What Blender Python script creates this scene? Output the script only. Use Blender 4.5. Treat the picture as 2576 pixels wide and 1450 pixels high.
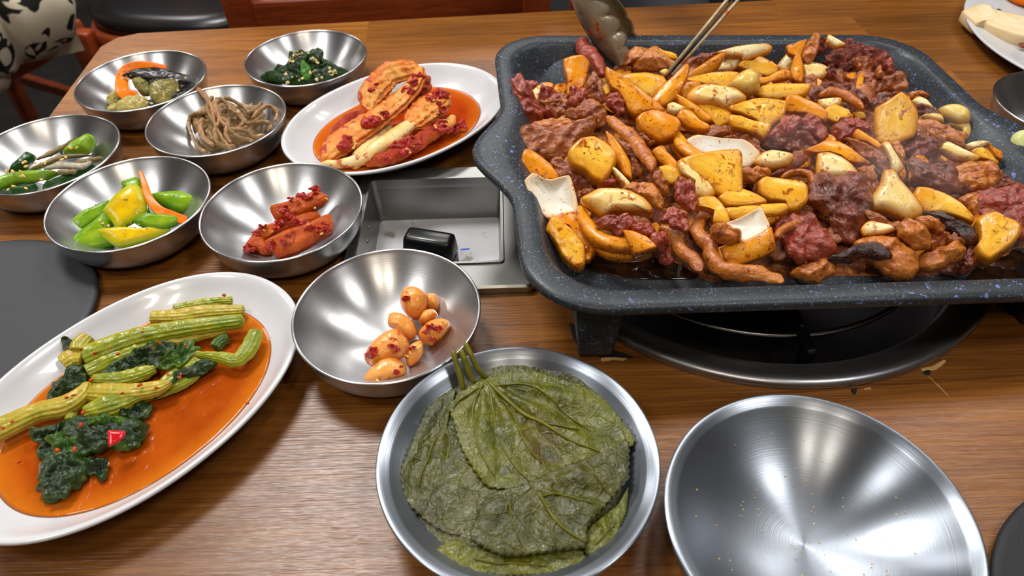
import bpy, bmesh, math, random
from mathutils import Vector, Matrix, noise
import numpy as np

random.seed(7)
S = 0.01                      # script works in centimetres, z = 0 on the table top
ZT = 73.0                     # table top above the floor
scene = bpy.context.scene
COL = scene.collection
for o in list(bpy.data.objects):
    bpy.data.objects.remove(o)

# ------------------------------------------------------------------ camera
FPX, HC = 1800.0, 34.3
PITCH, ROLL = math.radians(44.33), math.radians(-1.72)
_f = Vector((0, math.cos(PITCH), -math.sin(PITCH)))
_r = Vector((1, 0, 0))
_u = _r.cross(_f)
CR = _r * math.cos(ROLL) + _u * math.sin(ROLL)
CU = -_r * math.sin(ROLL) + _u * math.cos(ROLL)
CF = _f
CAMP = Vector((0, 0, HC))
cd = bpy.data.cameras.new('camera')
cam = bpy.data.objects.new('camera', cd)
COL.objects.link(cam)
cd.sensor_width = 36.0
cd.lens = 36.0 * FPX / 2576.0
cd.clip_start = 0.02
cd.clip_end = 50
m = Matrix((CR, CU, -CF)).transposed().to_4x4()
m.translation = Vector((0, 0, (HC + ZT) * S))
cam.matrix_world = m
cd.dof.use_dof = True
cd.dof.focus_distance = 0.47
cd.dof.aperture_fstop = 11.0
scene.camera = cam

# ------------------------------------------------------------------ light and exposure
scene.view_settings.view_transform = 'Standard'
scene.view_settings.look = 'None'
scene.view_settings.gamma = 1.0
scene.view_settings.use_curve_mapping = False
scene.view_settings.exposure = -0.79
w = bpy.data.worlds.new('world')
scene.world = w
w.use_nodes = True
w.node_tree.nodes['Background'].inputs[0].default_value = (0.9, 0.95, 1.0, 1)
w.node_tree.nodes['Background'].inputs[1].default_value = 0.25

def lamp(name, x, y, z, sx, sy, power, col, rot=(0, 0, 0)):
    l = bpy.data.lights.new(name, 'AREA')
    l.shape = 'RECTANGLE'
    l.size, l.size_y = sx * S, sy * S
    l.energy = power
    l.color = col
    o = bpy.data.objects.new(name, l)
    o.location = (x * S, y * S, (z + ZT) * S)
    o.rotation_euler = rot
    COL.objects.link(o)
    return o
COOL = (1.0, 0.98, 0.955)
WARM = (1.0, 0.86, 0.70)
lamp('ceiling_lamp', -56, 104, 164, 42, 42, 50, COOL)
lamp('ceiling_lamp', 62, 112, 164, 30, 30, 13, COOL)
lamp('ceiling_lamp', -95, -10, 164, 30, 30, 15, COOL)
lamp('ceiling_lamp', 95, -5, 164, 30, 30, 15, COOL)
lamp('ceiling_lamp', -12, -75, 164, 12, 30, 9, WARM)
lamp('ceiling_lamp', 28, -85, 164, 12, 30, 9, WARM)
lamp('ceiling_lamp', 4, 150, 164, 60, 18, 8, COOL)
lamp('ceiling_lamp', -230, 130, 164, 40, 40, 18, COOL)
lamp('ceiling_lamp', 140, 140, 164, 40, 40, 14, COOL)
lamp('ceiling_lamp', 0, 270, 164, 60, 40, 26, COOL)
lamp('ceiling_lamp', -150, 240, 164, 40, 40, 26, COOL)

# ------------------------------------------------------------------ helpers
def P(u, v, z=0.0):
    d = CR * ((u - 1288) / FPX) + CU * (-(v - 725) / FPX) + CF
    return CAMP + d * ((z - HC) / d.z)

def Py(u, v, y):
    d = CR * ((u - 1288) / FPX) + CU * (-(v - 725) / FPX) + CF
    return CAMP + d * (y / d.y)

def srgb(h):
    out = []
    for i in (0, 2, 4):
        c = int(h[i:i + 2], 16) / 255
        out.append(c / 12.92 if c <= .04045 else ((c + .055) / 1.055) ** 2.4)
    return (*out, 1)

def tag(o, label=None, cat=None, group=None, kind=None):
    if label: o['label'] = label
    if cat: o['category'] = cat
    if group: o['group'] = group
    if kind: o['kind'] = kind
    return o

ORG = {}
def empty(name, loc, label=None, cat=None, group=None):
    o = bpy.data.objects.new(name, None)
    o.empty_display_size = .01
    COL.objects.link(o)
    o.location = (loc[0] * S, loc[1] * S, (loc[2] + ZT) * S)
    ORG[o.name] = Vector(loc)
    return tag(o, label, cat, group)

def mesh(name, verts, faces, mat, parent=None, smooth=True, attr=None, matidx=None, origin=None, rot=None):
    V = np.array([tuple(v) for v in verts], dtype=float)
    if rot is not None and origin is None: origin = V.mean(0)
    if origin is None:
        mn, mx = V.min(0), V.max(0)
        origin = ((mn[0] + mx[0]) / 2, (mn[1] + mx[1]) / 2, mn[2])
    origin = np.array(tuple(origin), dtype=float)
    me = bpy.data.meshes.new(name)
    L_ = (V - origin) * S
    if rot is not None: L_ = L_ @ np.array(rot)
    me.from_pydata(L_.tolist(), [], [tuple(f) for f in faces])
    mats = mat if isinstance(mat, (list, tuple)) else [mat]
    for mm in mats:
        me.materials.append(mm)
    if matidx is not None:
        me.polygons.foreach_set('material_index', matidx)
    if smooth:
        me.polygons.foreach_set('use_smooth', [True] * len(me.polygons))
    if attr is not None:
        a = me.attributes.new('edge', 'FLOAT', 'POINT')
        a.data.foreach_set('value', [float(x) for x in attr])
    me.update()
    o = bpy.data.objects.new(name, me)
    COL.objects.link(o)
    ORG[o.name] = Vector(origin)
    if rot is not None: o.rotation_euler = rot.to_euler()
    if parent is None:
        o.location = (origin[0] * S, origin[1] * S, (origin[2] + ZT) * S)
    else:
        o.parent = parent
        q = Vector(origin) - ORG[parent.name]
        o.location = q * S
    return o

def merge(parts):
    V, F, A = [], [], []
    for p in parts:
        n = len(V)
        V += [tuple(v) for v in p[0]]
        F += [tuple(i + n for i in f) for f in p[1]]
        if len(p) > 2: A += list(p[2])
    return (V, F, A) if A else (V, F)

def box_g(c, s, rot=0.0, bev=0.0, top=None):
    """bevelled box centred at c with full sizes s; top = scale of the upper face"""
    bm = bmesh.new()
    bmesh.ops.create_cube(bm, size=1)
    for v in bm.verts:
        k = top if (top and v.co.z > 0) else 1
        v.co = Vector((v.co.x * s[0] * k, v.co.y * s[1] * k, v.co.z * s[2]))
    if bev:
        bmesh.ops.bevel(bm, geom=bm.edges[:], offset=bev, segments=2, profile=.6, affect='EDGES')
    M = Matrix.Rotation(rot, 3, 'Z')
    V = [M @ v.co + Vector(c) for v in bm.verts]
    bm.verts.index_update()
    F = [[v.index for v in f.verts] for f in bm.faces]
    bm.free()
    return V, F

def lathe_g(prof, c=(0, 0, 0), n=96, sx=1.0, sy=1.0, rot=0.0, pw=2.0):
    """revolve (r, z) profile; pw > 2 squares the oval a little"""
    V, F = [], []
    ct, st = math.cos(rot), math.sin(rot)
    for r, z in prof:
        if r < 1e-6:
            V.append((c[0], c[1], c[2] + z)); continue
        for i in range(n):
            t = 2 * math.pi * i / n
            a, b = math.cos(t), math.sin(t)
            if pw != 2:
                k = (abs(a) ** pw + abs(b) ** pw) ** (-1 / pw); a *= k; b *= k
            x, y = r * sx * a, r * sy * b
            V.append((c[0] + x * ct - y * st, c[1] + x * st + y * ct, c[2] + z))
    off = 0
    idx = []
    for r, z in prof:
        if r < 1e-6: idx.append([off]); off += 1
        else: idx.append(list(range(off, off + n))); off += n
    for a, b in zip(idx[:-1], idx[1:]):
        for i in range(n):
            j = (i + 1) % n
            if len(a) == 1 and len(b) == 1: continue
            if len(a) == 1: F.append((a[0], b[j], b[i]))
            elif len(b) == 1: F.append((a[i], a[j], b[0]))
            else: F.append((a[i], a[j], b[j], b[i]))
    return V, F

def cr_pts(pts, n, closed):
    """Catmull-Rom through pts, n samples (pts are Vectors of any size)"""
    k = len(pts)
    out = []
    seg = k if closed else k - 1
    for s in range(n):
        t = s / n * seg if closed else s / (n - 1) * seg
        i = min(int(t), seg - 1); f = t - i
        g = (lambda q: pts[q % k]) if closed else (lambda q: pts[min(max(q, 0), k - 1)])
        a, b, c, d = g(i - 1), g(i), g(i + 1), g(i + 2)
        out.append(.5 * ((2 * b) + (c - a) * f + (2 * a - 5 * b + 4 * c - d) * f * f + (3 * b - a - 3 * c + d) * f ** 3))
    return out

def lin_pts(pts, n, closed):
    """even arc-length resample of a polyline"""
    q = list(pts) + ([pts[0]] if closed else [])
    L = [0]
    for a, b in zip(q[:-1], q[1:]): L.append(L[-1] + (b - a).length)
    out = []
    j = 0
    for s in range(n):
        t = L[-1] * (s / n if closed else s / (n - 1))
        while j < len(L) - 2 and L[j + 1] < t: j += 1
        f = (t - L[j]) / max(L[j + 1] - L[j], 1e-9)
        out.append(q[j].lerp(q[j + 1], min(max(f, 0), 1)))
    return out

def frame_n(C, tilt, lean=0.0):
    """surface normal between straight up and towards the viewer's seat"""
    d = (CAMP - C).normalized()
    n = (Vector((0, 0, 1)) * (1 - tilt) + d * tilt)
    n = n + Vector((lean, 0, 0))
    return n.normalized()

SEED = [0]
LASTF = [None]
def blob_g(poly, z, th=.8, tilt=.5, lean=0.0, N=44, K=7, prof='round', cup=0.0, bend=0.0, amp=.05, ns=1.1,
           sharp=.5, rough=0.0, wr=0.0, rdg=0.0, rs=.9, fan=None):
    """closed chunk whose outline is poly (px) on a plane through height z: thick, rounded and uneven"""
    SEED[0] += 1
    sd = Vector((SEED[0] * 7.3, SEED[0] * 3.1, SEED[0] * 1.7))
    cu = sum(p[0] for p in poly) / len(poly); cv = sum(p[1] for p in poly) / len(poly)
    C = P(cu, cv, z)
    n = frame_n(C, tilt, lean)
    pl = []
    for u, v in poly:
        d = CR * ((u - 1288) / FPX) + CU * (-(v - 725) / FPX) + CF
        pl.append(CAMP + d * (((C - CAMP).dot(n)) / d.dot(n)))
    a = lin_pts(cr_pts(pl, N * 4, True), N, True)
    b = lin_pts(pl, N, True)
    # align the start of both resamples (they start at the same vertex)
    ring = [x.lerp(y, sharp) for x, y in zip(a, b)]
    C = sum(ring, Vector()) / N
    e1 = (ring[0] - C).normalized()
    M = np.array([tuple(p - C) for p in ring]); M = M.T @ M
    ev, evec = np.linalg.eigh(M)
    e1 = Vector(evec[:, 2]); e2 = n.cross(e1)
    L1 = max(abs((p - C).dot(e1)) for p in ring); L2 = max(abs((p - C).dot(e2)) for p in ring)
    if rough:
        ring = [p + (p - C).normalized() * rough * noise.noise(p * 2.2 + sd) for p in ring]
    def h(s):
        if prof == 'round': return max(0.0, 1 - s ** 2.4) ** .5
        if prof == 'slab': return .62 + .38 * min(1.0, (1 - s) / .10) ** .5
        return .4 + .6 * min(1.0, (1 - s) / .4) ** .6
    V, F, A = [], [], []
    KB = max(3, K // 2)
    if prof in ('slab', 'slab2'):
        s1 = [1, .985, .955, .9, .8] + [.8 * (1 - j / (K - 3)) for j in range(1, K - 3)]
        s2 = [1, .96, .8, .4]
    else:
        s1 = [1 - j / K for j in range(K)]; s2 = [1 - j / KB for j in range(1, KB)]
    K = len(s1); KB = len(s2) + 1
    rows = [(s, 1) for s in s1] + [(s, -1) for s in s2]
    def put(p, s, sg):
        q = p - C
        x, y = q.dot(e1) / L1, q.dot(e2) / L2
        zz = sg * th / 2 * h(s)
        if sg > 0: zz -= cup * (1 - s * s)
        zz -= bend * y * y
        if amp:
            nv = noise.fractal(p * ns + sd, 1.0, 2.0, 4) if sg > 0 else 0
            zz += nv * amp * (1 - .4 * s)
            if fan and sg > 0:
                ap = P(fan[0], fan[1], z); qa = math.atan2(p.y - ap.y, p.x - ap.x); rr = (p - ap).length
                zz += fan[3] * math.sin(fan[2] * qa + .7 * noise.noise(p * .5 + sd)) * min(rr / 2.5, 1) * (1 - s ** 6)
            if rdg and sg > 0: zz += rdg * (noise.ridged_multi_fractal(p * rs + sd, 1.0, 2.1, 3, 1.0, 2.0) - 1.1) * (1 - .5 * s)
            if wr: zz += wr * math.sin(9 * noise.noise(p * .55 + sd) + 3.0 * x) * (1 - s ** 4)
        return p + n * zz
    for s, sg in rows:
        for p in ring:
            pp = C + (p - C) * s
            V.append(put(pp, s, sg)); A.append(s ** 3 if sg > 0 else 1)
    V.append(put(C, 0, 1)); A.append(0)
    V.append(put(C, 0, -1)); A.append(1)
    ct, cb = len(V) - 2, len(V) - 1
    for j in range(K - 1):
        for i in range(N):
            k = (i + 1) % N
            F.append((j * N + i, j * N + k, (j + 1) * N + k, (j + 1) * N + i))
    for i in range(N):
        k = (i + 1) % N
        F.append(((K - 1) * N + i, (K - 1) * N + k, ct))
    b0 = K * N
    for i in range(N):
        k = (i + 1) % N
        F.append((k, i, b0 + i, b0 + k))
    for j in range(KB - 2):
        for i in range(N):
            k = (i + 1) % N
            F.append((b0 + j * N + k, b0 + j * N + i, b0 + (j + 1) * N + i, b0 + (j + 1) * N + k))
    for i in range(N):
        k = (i + 1) % N
        F.append((b0 + (KB - 2) * N + k, b0 + (KB - 2) * N + i, cb))
    # outline orientation decides the winding
    ar = sum((ring[i] - C).cross(ring[(i + 1) % N] - C).dot(n) for i in range(N))
    if ar < 0: F = [tuple(reversed(f)) for f in F]
    LASTF[0] = Matrix((e1, e2, n)).transposed() if n.dot(e1.cross(e2)) > 0 else Matrix((e1, -e2, n)).transposed()
    return V, F, A

def strip_g(path, wid, z, th=.4, tilt=.4, M=30, NS=14, twist=0.0, amp=.04, ns=1.2, endk=6, sq=2.0, dz=None, tw0=0.0, world=False, grv=0.0, gk=7):
    """ribbon or rod along a path of px points (u, v[, height]); wid in px (one number or one per point)"""
    SEED[0] += 1
    sd = Vector((SEED[0] * 5.3, SEED[0] * 2.1, SEED[0] * 3.7))
    k = len(path)
    if not isinstance(wid, (list, tuple)): wid = [wid] * k
    Q = []
    for i, p in enumerate(path):
        if world:
            X = Vector(p); wc = wid[i]
        else:
            zz = p[2] if len(p) > 2 else z
            X = P(p[0], p[1], zz)
            wc = wid[i] * (X - CAMP).dot(CF) / FPX
        Q.append(Vector((X.x, X.y, X.z, wc)))
    R = cr_pts(Q, M, False)
    V, F, A = [], [], []
    for i, q in enumerate(R):
        t = i / (M - 1)
        X = q.to_3d()
        a = R[max(i - 1, 0)].to_3d(); b = R[min(i + 1, M - 1)].to_3d()
        T = (b - a).normalized()
        n = frame_n(X, tilt)
        s = T.cross(n).normalized(); n = s.cross(T)
        ang = tw0 + twist * t
        s2 = s * math.cos(ang) + n * math.sin(ang); n2 = -s * math.sin(ang) + n * math.cos(ang)
        e = max(1 - abs(2 * t - 1) ** endk, .02) ** .5
        for j in range(NS):
            g = 2 * math.pi * j / NS
            cx, sx = math.cos(g), math.sin(g)
            if sq != 2: cx = math.copysign(abs(cx) ** (2 / sq), cx); sx = math.copysign(abs(sx) ** (2 / sq), sx)
            p = X + s2 * (cx * q.w / 2 * e) + n2 * (sx * th / 2 * e)
            if grv: p += (p - X) * grv * math.cos(gk * g)
            if amp: p += (p - X).normalized() * amp * noise.fractal(p * ns + sd, 1.0, 2.0, 3)
            V.append(p); A.append(abs(cx) ** 3)
    for i in range(M - 1):
        for j in range(NS):
            l = (j + 1) % NS
            F.append((i * NS + j, i * NS + l, (i + 1) * NS + l, (i + 1) * NS + j))
    V += [R[0].to_3d(), R[-1].to_3d()]; A += [1, 1]
    for j in range(NS):
        l = (j + 1) % NS
        F.append((l, j, len(V) - 2)); F.append(((M - 1) * NS + j, (M - 1) * NS + l, len(V) - 1))
    F = [tuple(reversed(f)) for f in F]
    return V, F, A

def bar_g(a, b, w, t, up=(0, 0, 1), bev=.2):
    """straight bar from a to b, width w (sideways), thickness t"""
    a, b = Vector(a), Vector(b)
    d = b - a
    T = d.normalized(); s = T.cross(Vector(up)).normalized(); n = s.cross(T)
    V, F = box_g((0, 0, 0), (d.length, w, t), 0, bev)
    c = (a + b) / 2
    return [c + T * v.x + s * v.y + n * v.z for v in V], F

def tube_g(pts, r, n=10, M=40, closed=False):
    R = cr_pts([Vector(p) for p in pts], M, closed)
    V, F = [], []
    for i, p in enumerate(R):
        a = R[(i - 1) % M] if closed else R[max(i - 1, 0)]
        b = R[(i + 1) % M] if closed else R[min(i + 1, M - 1)]
        T = (b - a).normalized()
        s = T.cross(Vector((0, 0, 1)))
        s = s.normalized() if s.length > 1e-4 else Vector((1, 0, 0))
        m_ = s.cross(T)
        for j in range(n):
            g = 2 * math.pi * j / n
            V.append(p + s * r * math.cos(g) + m_ * r * math.sin(g))
    for i in range(M if closed else M - 1):
        for j in range(n):
            l = (j + 1) % n; k = (i + 1) % M
            F.append((i * n + j, k * n + j, k * n + l, i * n + l))
    if not closed:
        F.append(tuple(range(n))); F.append(tuple(reversed(range((M - 1) * n, M * n))))
    return V, F

# ------------------------------------------------------------------ materials
class NT:
    def __init__(s, name):
        s.m = bpy.data.materials.new(name); s.m.use_nodes = True
        s.t = s.m.node_tree; s.b = s.t.nodes['Principled BSDF']
        s.oi = None
    def n(s, typ, **k):
        x = s.t.nodes.new(typ)
        for a, b in k.items():
            if a[0] == '_': x.inputs[a[1:].replace('_', ' ')].default_value = b
            else: setattr(x, a, b)
        return x
    def l(s, a, b): s.t.links.new(a, b)
    def coords(s, rnd=True):
        tc = s.n('ShaderNodeTexCoord')
        if not rnd: return tc.outputs['Object']
        oi = s.n('ShaderNodeObjectInfo'); s.oi = oi
        mu = s.n('ShaderNodeMath', operation='MULTIPLY'); mu.inputs[1].default_value = 37.0
        s.l(oi.outputs['Random'], mu.inputs[0])
        ad = s.n('ShaderNodeVectorMath', operation='ADD')
        s.l(tc.outputs['Object'], ad.inputs[0]); s.l(mu.outputs[0], ad.inputs[1])
        return ad.outputs[0]
    def noise(s, vec, scale, detail=4, rough=.55, dist=0.0):
        x = s.n('ShaderNodeTexNoise'); x.inputs['Scale'].default_value = scale
        x.inputs['Detail'].default_value = detail; x.inputs['Roughness'].default_value = rough
        x.inputs['Distortion'].default_value = dist
        s.l(vec, x.inputs['Vector']); return x.outputs['Fac']
    def map(s, vec, sc, rot=(0, 0, 0)):
        x = s.n('ShaderNodeMapping'); x.inputs['Scale'].default_value = sc; x.inputs['Rotation'].default_value = rot
        s.l(vec, x.inputs['Vector']); return x.outputs[0]
    def ramp(s, fac, stops):
        x = s.n('ShaderNodeValToRGB'); e = x.color_ramp.elements
        while len(e) < len(stops): e.new(.5)
        for el, (p, c) in zip(e, stops): el.position = p; el.color = c
        s.l(fac, x.inputs[0]); return x.outputs[0]
    def rampf(s, fac, a, b):
        x = s.n('ShaderNodeMapRange'); x.inputs[1].default_value = a; x.inputs[2].default_value = b
        s.l(fac, x.inputs[0]); return x.outputs[0]
    def mix(s, fac, a, b, mode='MIX'):
        x = s.n('ShaderNodeMix', data_type='RGBA', blend_type=mode)
        for q, i in ((fac, 0), (a, 6), (b, 7)):
            if hasattr(q, 'is_output'): s.l(q, x.inputs[i])
            else: x.inputs[i].default_value = q
        return x.outputs[2]
    def mul(s, a, b):
        x = s.n('ShaderNodeMath', operation='MULTIPLY')
        for q, i in ((a, 0), (b, 1)):
            if hasattr(q, 'is_output'): s.l(q, x.inputs[i])
            else: x.inputs[i].default_value = q
        return x.outputs[0]
    def bump(s, h, strength, dist=.001, prev=None):
        x = s.n('ShaderNodeBump'); x.inputs['Strength'].default_value = strength; x.inputs['Distance'].default_value = dist
        s.l(h, x.inputs['Height'])
        if prev is not None: s.l(prev, x.inputs['Normal'])
        s.l(x.outputs[0], s.b.inputs['Normal']); return x.outputs[0]
    def set(s, **k):
        for a, b in k.items():
            i = s.b.inputs[a.replace('_', ' ')]
            if hasattr(b, 'is_output'): s.l(b, i)
            else: i.default_value = b
        return s.m

def plain(name, h, rough=.5, metal=0.0, spec=.5, bump=0.0, bs=200, coat=0.0):
    t = NT(name)
    t.set(Base_Color=srgb(h), Roughness=rough, Metallic=metal, Specular_IOR_Level=spec, Coat_Weight=coat)
    if bump:
        t.bump(t.noise(t.coords(), bs), bump)
    return t.m

def food(name, A, B, Eg=None, spot=None, sc=70, sth=.62, ssc=230, rough=.28, bump=.35, bsc=260, sss=0.0, eg=.6, aniso=None, coat=0.0, fine=.15, spec=.2, fleck=None, bd=.0016):
    """cooked food: two mottled tones, a rim tone, sauce spots and a wet uneven surface"""
    t = NT(name)
    v = t.coords()
    vv = t.map(v, aniso) if aniso else v
    c = t.mix(t.rampf(t.noise(vv, sc, 4, .6, .6), .36, .64), srgb(A), srgb(B))
    if Eg:
        at = t.n('ShaderNodeAttribute', attribute_name='edge')
        c = t.mix(t.mul(t.rampf(at.outputs['Fac'], .1, .9), eg), c, srgb(Eg))
    if spot:
        f = t.rampf(t.noise(v, ssc, 3, .6, .4), sth, sth + .06)
        f2 = t.rampf(t.noise(v, sc * .8, 2, .5), .42, .6)
        c = t.mix(t.mul(f, t.mul(f2, .9)), c, srgb(spot))
    if fleck:
        f3 = t.rampf(t.noise(v, 520, 2, .5, .5), .645, .675)
        c = t.mix(t.mul(f3, t.rampf(t.noise(v, 110, 2), .4, .6)), c, srgb(fleck))
    b1 = t.bump(t.noise(vv, bsc, 5, .6, .3), bump, bd)
    if fine: b1 = t.bump(t.noise(v, 1500, 2), fine, .0004, b1)
    t.l(b1, t.b.inputs['Coat Normal'])
    t.set(Base_Color=c, Roughness=rough * .85, Coat_Weight=coat * .6, Coat_Roughness=.04, Specular_IOR_Level=spec)
    if sss:
        t.set(Subsurface_Weight=sss, Subsurface_Radius=(.006, .003, .0012))
        t.b.inputs['Subsurface Scale'].default_value = .5
    return t.m

def metal(name, h, rough=.27, an=.75, ring=True, scr=.06, dirt=0.0):
    t = NT(name)
    v = t.coords(False)
    tg = t.n('ShaderNodeTangent', direction_type='RADIAL', axis='Z')
    t.l(tg.outputs[0], t.b.inputs['Tangent'])
    base = srgb(h)
    n1 = t.noise(v, 40, 3)
    c = t.mix(t.rampf(n1, .3, .7), base, tuple(x * .93 for x in base[:3]) + (1,))
    r = t.n('ShaderNodeMapRange'); r.inputs[3].default_value = rough - .015; r.inputs[4].default_value = rough + .03
    t.l(t.noise(v, 60, 3), r.inputs[0])
    t.set(Base_Color=c, Metallic=1.0, Roughness=r.outputs[0], Anisotropic=an, Anisotropic_Rotation=.25)
    if ring:
        sp = t.n('ShaderNodeVectorMath', operation='LENGTH')
        fl = t.map(v, (1, 1, .35)); t.l(fl, sp.inputs[0])
        cx = t.n('ShaderNodeCombineXYZ'); t.l(sp.outputs['Value'], cx.inputs[0])
        t.bump(t.noise(cx.outputs[0], 1500, 2), scr, .0004)
    return t.m

M = {}
M['steel'] = metal('brushed steel bowl', 'bcbcbd', rough=.29, scr=.12)
M['steel_big'] = metal('brushed steel large bowl', '8d939b', rough=.3, an=.8, scr=.16)
M['steel_plate'] = metal('worn steel sheet', '93938f', rough=.33, an=.0, ring=False)
M['steel_dark'] = metal('heat stained steel dish', 'a4a4a6', rough=.33, an=.5)
M['iron'] = plain('black iron trivet', '151516', .45, .6)
M['tong'] = food('sauce smeared tong steel', 'a89c86', '8f8368', None, '9a4a14', sc=60, sth=.56, ssc=120, rough=.3, bump=.1)
M['tong'].node_tree.nodes['Principled BSDF'].inputs['Metallic'].default_value = .5
M['black'] = plain('black plastic', '0d0e10', .28)
M['mat'] = plain('matte charcoal mat', '2a2c31', .62, bump=.25, bs=900)
M['mat_dark'] = plain('matte near black mat', '14161b', .6, bump=.25, bs=900)
M['leather'] = plain('black leatherette', '100f12', .3)
M['melamine'] = plain('white melamine', 'c8c9cc', .22, coat=.3)

def wood_mat(name, cols, rough=.38, gloss_bump=.3, tone=.35, fine=900):
    t = NT(name)
    v = t.coords()
    g = t.noise(t.map(v, (7, 170, 170)), 1.0, 8, .72, 1.2)
    g2 = t.noise(t.map(v, (14, 800, 800)), 1.0, 4, .7)
    c = t.ramp(g, [(.28, srgb(cols[0])), (.5, srgb(cols[1])), (.74, srgb(cols[2]))])
    c = t.mix(t.mul(t.rampf(t.noise(t.map(v, (4, 26, 26)), 1.0, 4, .6, .8), .4, .7), .35), c, srgb(cols[3]))
    c = t.mix(t.mul(t.rampf(g2, .4, .7), .5), c, srgb(cols[3]))
    hv = t.n('ShaderNodeHueSaturation')
    mr = t.n('ShaderNodeMapRange'); mr.inputs[3].default_value = 1 - tone; mr.inputs[4].default_value = 1 + tone
    t.l(t.oi.outputs['Random'], mr.inputs[0]); t.l(mr.outputs[0], hv.inputs['Value']); t.l(c, hv.inputs['Color'])
    b = t.noise(t.map(v, (22, fine, fine)), 1.0, 3, .6)
    t.bump(b, gloss_bump, .0006)
    t.set(Base_Color=hv.outputs[0], Roughness=rough, Specular_IOR_Level=.5)
    return t.m
M['wood'] = wood_mat('laminate stave wood', ['683a12', '88531b', 'a06a28', '40200a'], rough=.31, gloss_bump=.6, tone=.32, fine=700)
M['chair'] = wood_mat('red brown chair wood', ['742c12', 'a44820', 'b85a2a', '4a1c0c'], .3, .05, .1)
M['table_under'] = plain('dark table frame', '241710', .6)

# pan coating
t = NT('speckled granite coating')
v = t.coords(False)
f1 = t.rampf(t.noise(v, 260, 2, .6, .5), .645, .68)
f2 = t.rampf(t.noise(v, 900, 1, .5), .68, .71)
f3 = t.rampf(t.noise(v, 14, 2), .38, .55)
c = t.mix(t.rampf(t.noise(v, 30, 4), .3, .7), srgb('23282c'), srgb('33383c'))
c = t.mix(t.mul(f1, t.mul(f3, .9)), c, srgb('6478b4'))
c = t.mix(t.mul(f2, .6), c, srgb('8d9cc4'))
t.bump(t.noise(v, 700, 3), .25, .0006)
t.set(Base_Color=c, Roughness=.36, Specular_IOR_Level=.32)
M['pan'] = t.m

# food colours
AN = (.3, 1, 1)
M['onion'] = food('onion glazed orange', 'e29a22', 'd27e0e', 'c06806', '8e3204', sth=.55, sss=.04, eg=.75, bump=.35, aniso=AN, fleck='7a1c04', bd=.0014, coat=.5, rough=.26)
M['onion_y'] = food('onion glazed yellow', 'eabc48', 'dea022', 'cc8010', '983e08', sth=.55, sss=.04, eg=.85, bump=.35, aniso=AN, fleck='7a1c04', bd=.0014, coat=.5, rough=.26)
M['onion_w'] = food('onion pale', 'ece0b0', 'e6c878', 'd48a1a', 'a84c0c', sth=.55, sss=.06, eg=1.0, bump=.25, aniso=AN, fleck='8a2406', bd=.001, coat=.5, rough=.26)
M['onion_in'] = food('onion inner face white', 'dedcd4', 'd6d2c0', 'd09a3a', 'a8500c', sth=.64, sss=.08, eg=.6, bump=.1, fine=.05, fleck='a04010')
M['garlic'] = food('garlic pale yellow', 'e4cf84', 'd8b04a', 'cc8822', 'a0500c', sth=.6, sss=.1, eg=.5, bump=.1, fleck='a04010', coat=.5, rough=.2)
M['garlic_g'] = food('garlic pale green', 'c8ca8c', 'bcc280', None, None, sss=.15, bump=.05)
MB = dict(fine=.3, coat=1.0, spec=.38, aniso=(.5, 1, 1), bd=.003)
M['raw'] = food('raw red meat', '9c3a22', '7c2814', 'a84c20', '58120a', sth=.56, sss=.06, eg=.4, bump=.7, rough=.19, **MB)
M['meat'] = food('browned meat', 'a4581c', '7a3612', 'b4681c', '541808', sth=.54, sss=.05, eg=.5, bump=.75, rough=.19, **MB)
M['meat_o'] = food('light browned meat', 'c67c2c', 'aa5814', 'b86c1c', '7c260a', sth=.55, sss=.06, eg=.4, bump=.65, rough=.19, fleck='7a2008', **MB)
M['glaze'] = food('dark glazed meat', '80381e', '5a2410', '904a20', '340e06', sth=.54, sss=.03, eg=.4, bump=.8, rough=.18, **MB)
M['crust'] = food('red sauce crust', '94381a', '6c2210', 'b0541e', '481008', sc=120, sth=.54, sss=.03, eg=.3, bump=1.0, bsc=420, rough=.2, **MB)
M['char'] = food('charred glaze', '3a1812', '20100c', '6a3014', '0c0504', sth=.5, bump=.9, rough=.2, **MB)

# ------------------------------------------------------------------ room shell
def struct(name, g, mat, smooth=False):
    return tag(mesh(name, g[0], g[1], mat, smooth=smooth), kind='structure')
fl = NT('dark floor'); v = fl.coords(False)
fl.set(Base_Color=fl.ramp(fl.noise(v, 9, 6, .7), [(.35, srgb('0a0909')), (.7, srgb('201d1b'))]), Roughness=.5)
wl = plain('warm wall paint', '8f8376', .8)
ce = plain('pale ceiling paint', 'b4b0aa', .85)
X0, X1, Y0, Y1, ZC = -330, 330, -170, 480, 166
struct('floor', box_g(((X0 + X1) / 2, (Y0 + Y1) / 2, -ZT - 2), (X1 - X0, Y1 - Y0, 4)), fl.m)
struct('ceiling', box_g(((X0 + X1) / 2, (Y0 + Y1) / 2, ZC + 2), (X1 - X0, Y1 - Y0, 4)), ce)
hz = (ZC - ZT) / 2; hh = ZC + ZT
struct('wall_left', box_g((X0 - 2, (Y0 + Y1) / 2, hz), (4, Y1 - Y0, hh)), wl)
struct('wall_right', box_g((X1 + 2, (Y0 + Y1) / 2, hz), (4, Y1 - Y0, hh)), wl)
struct('wall_far', box_g(((X0 + X1) / 2, Y1 + 2, hz), (X1 - X0 + 8, 4, hh)), wl)
struct('wall_near', box_g(((X0 + X1) / 2, Y0 - 2, hz), (X1 - X0 + 8, 4, hh)), wl)

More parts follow.
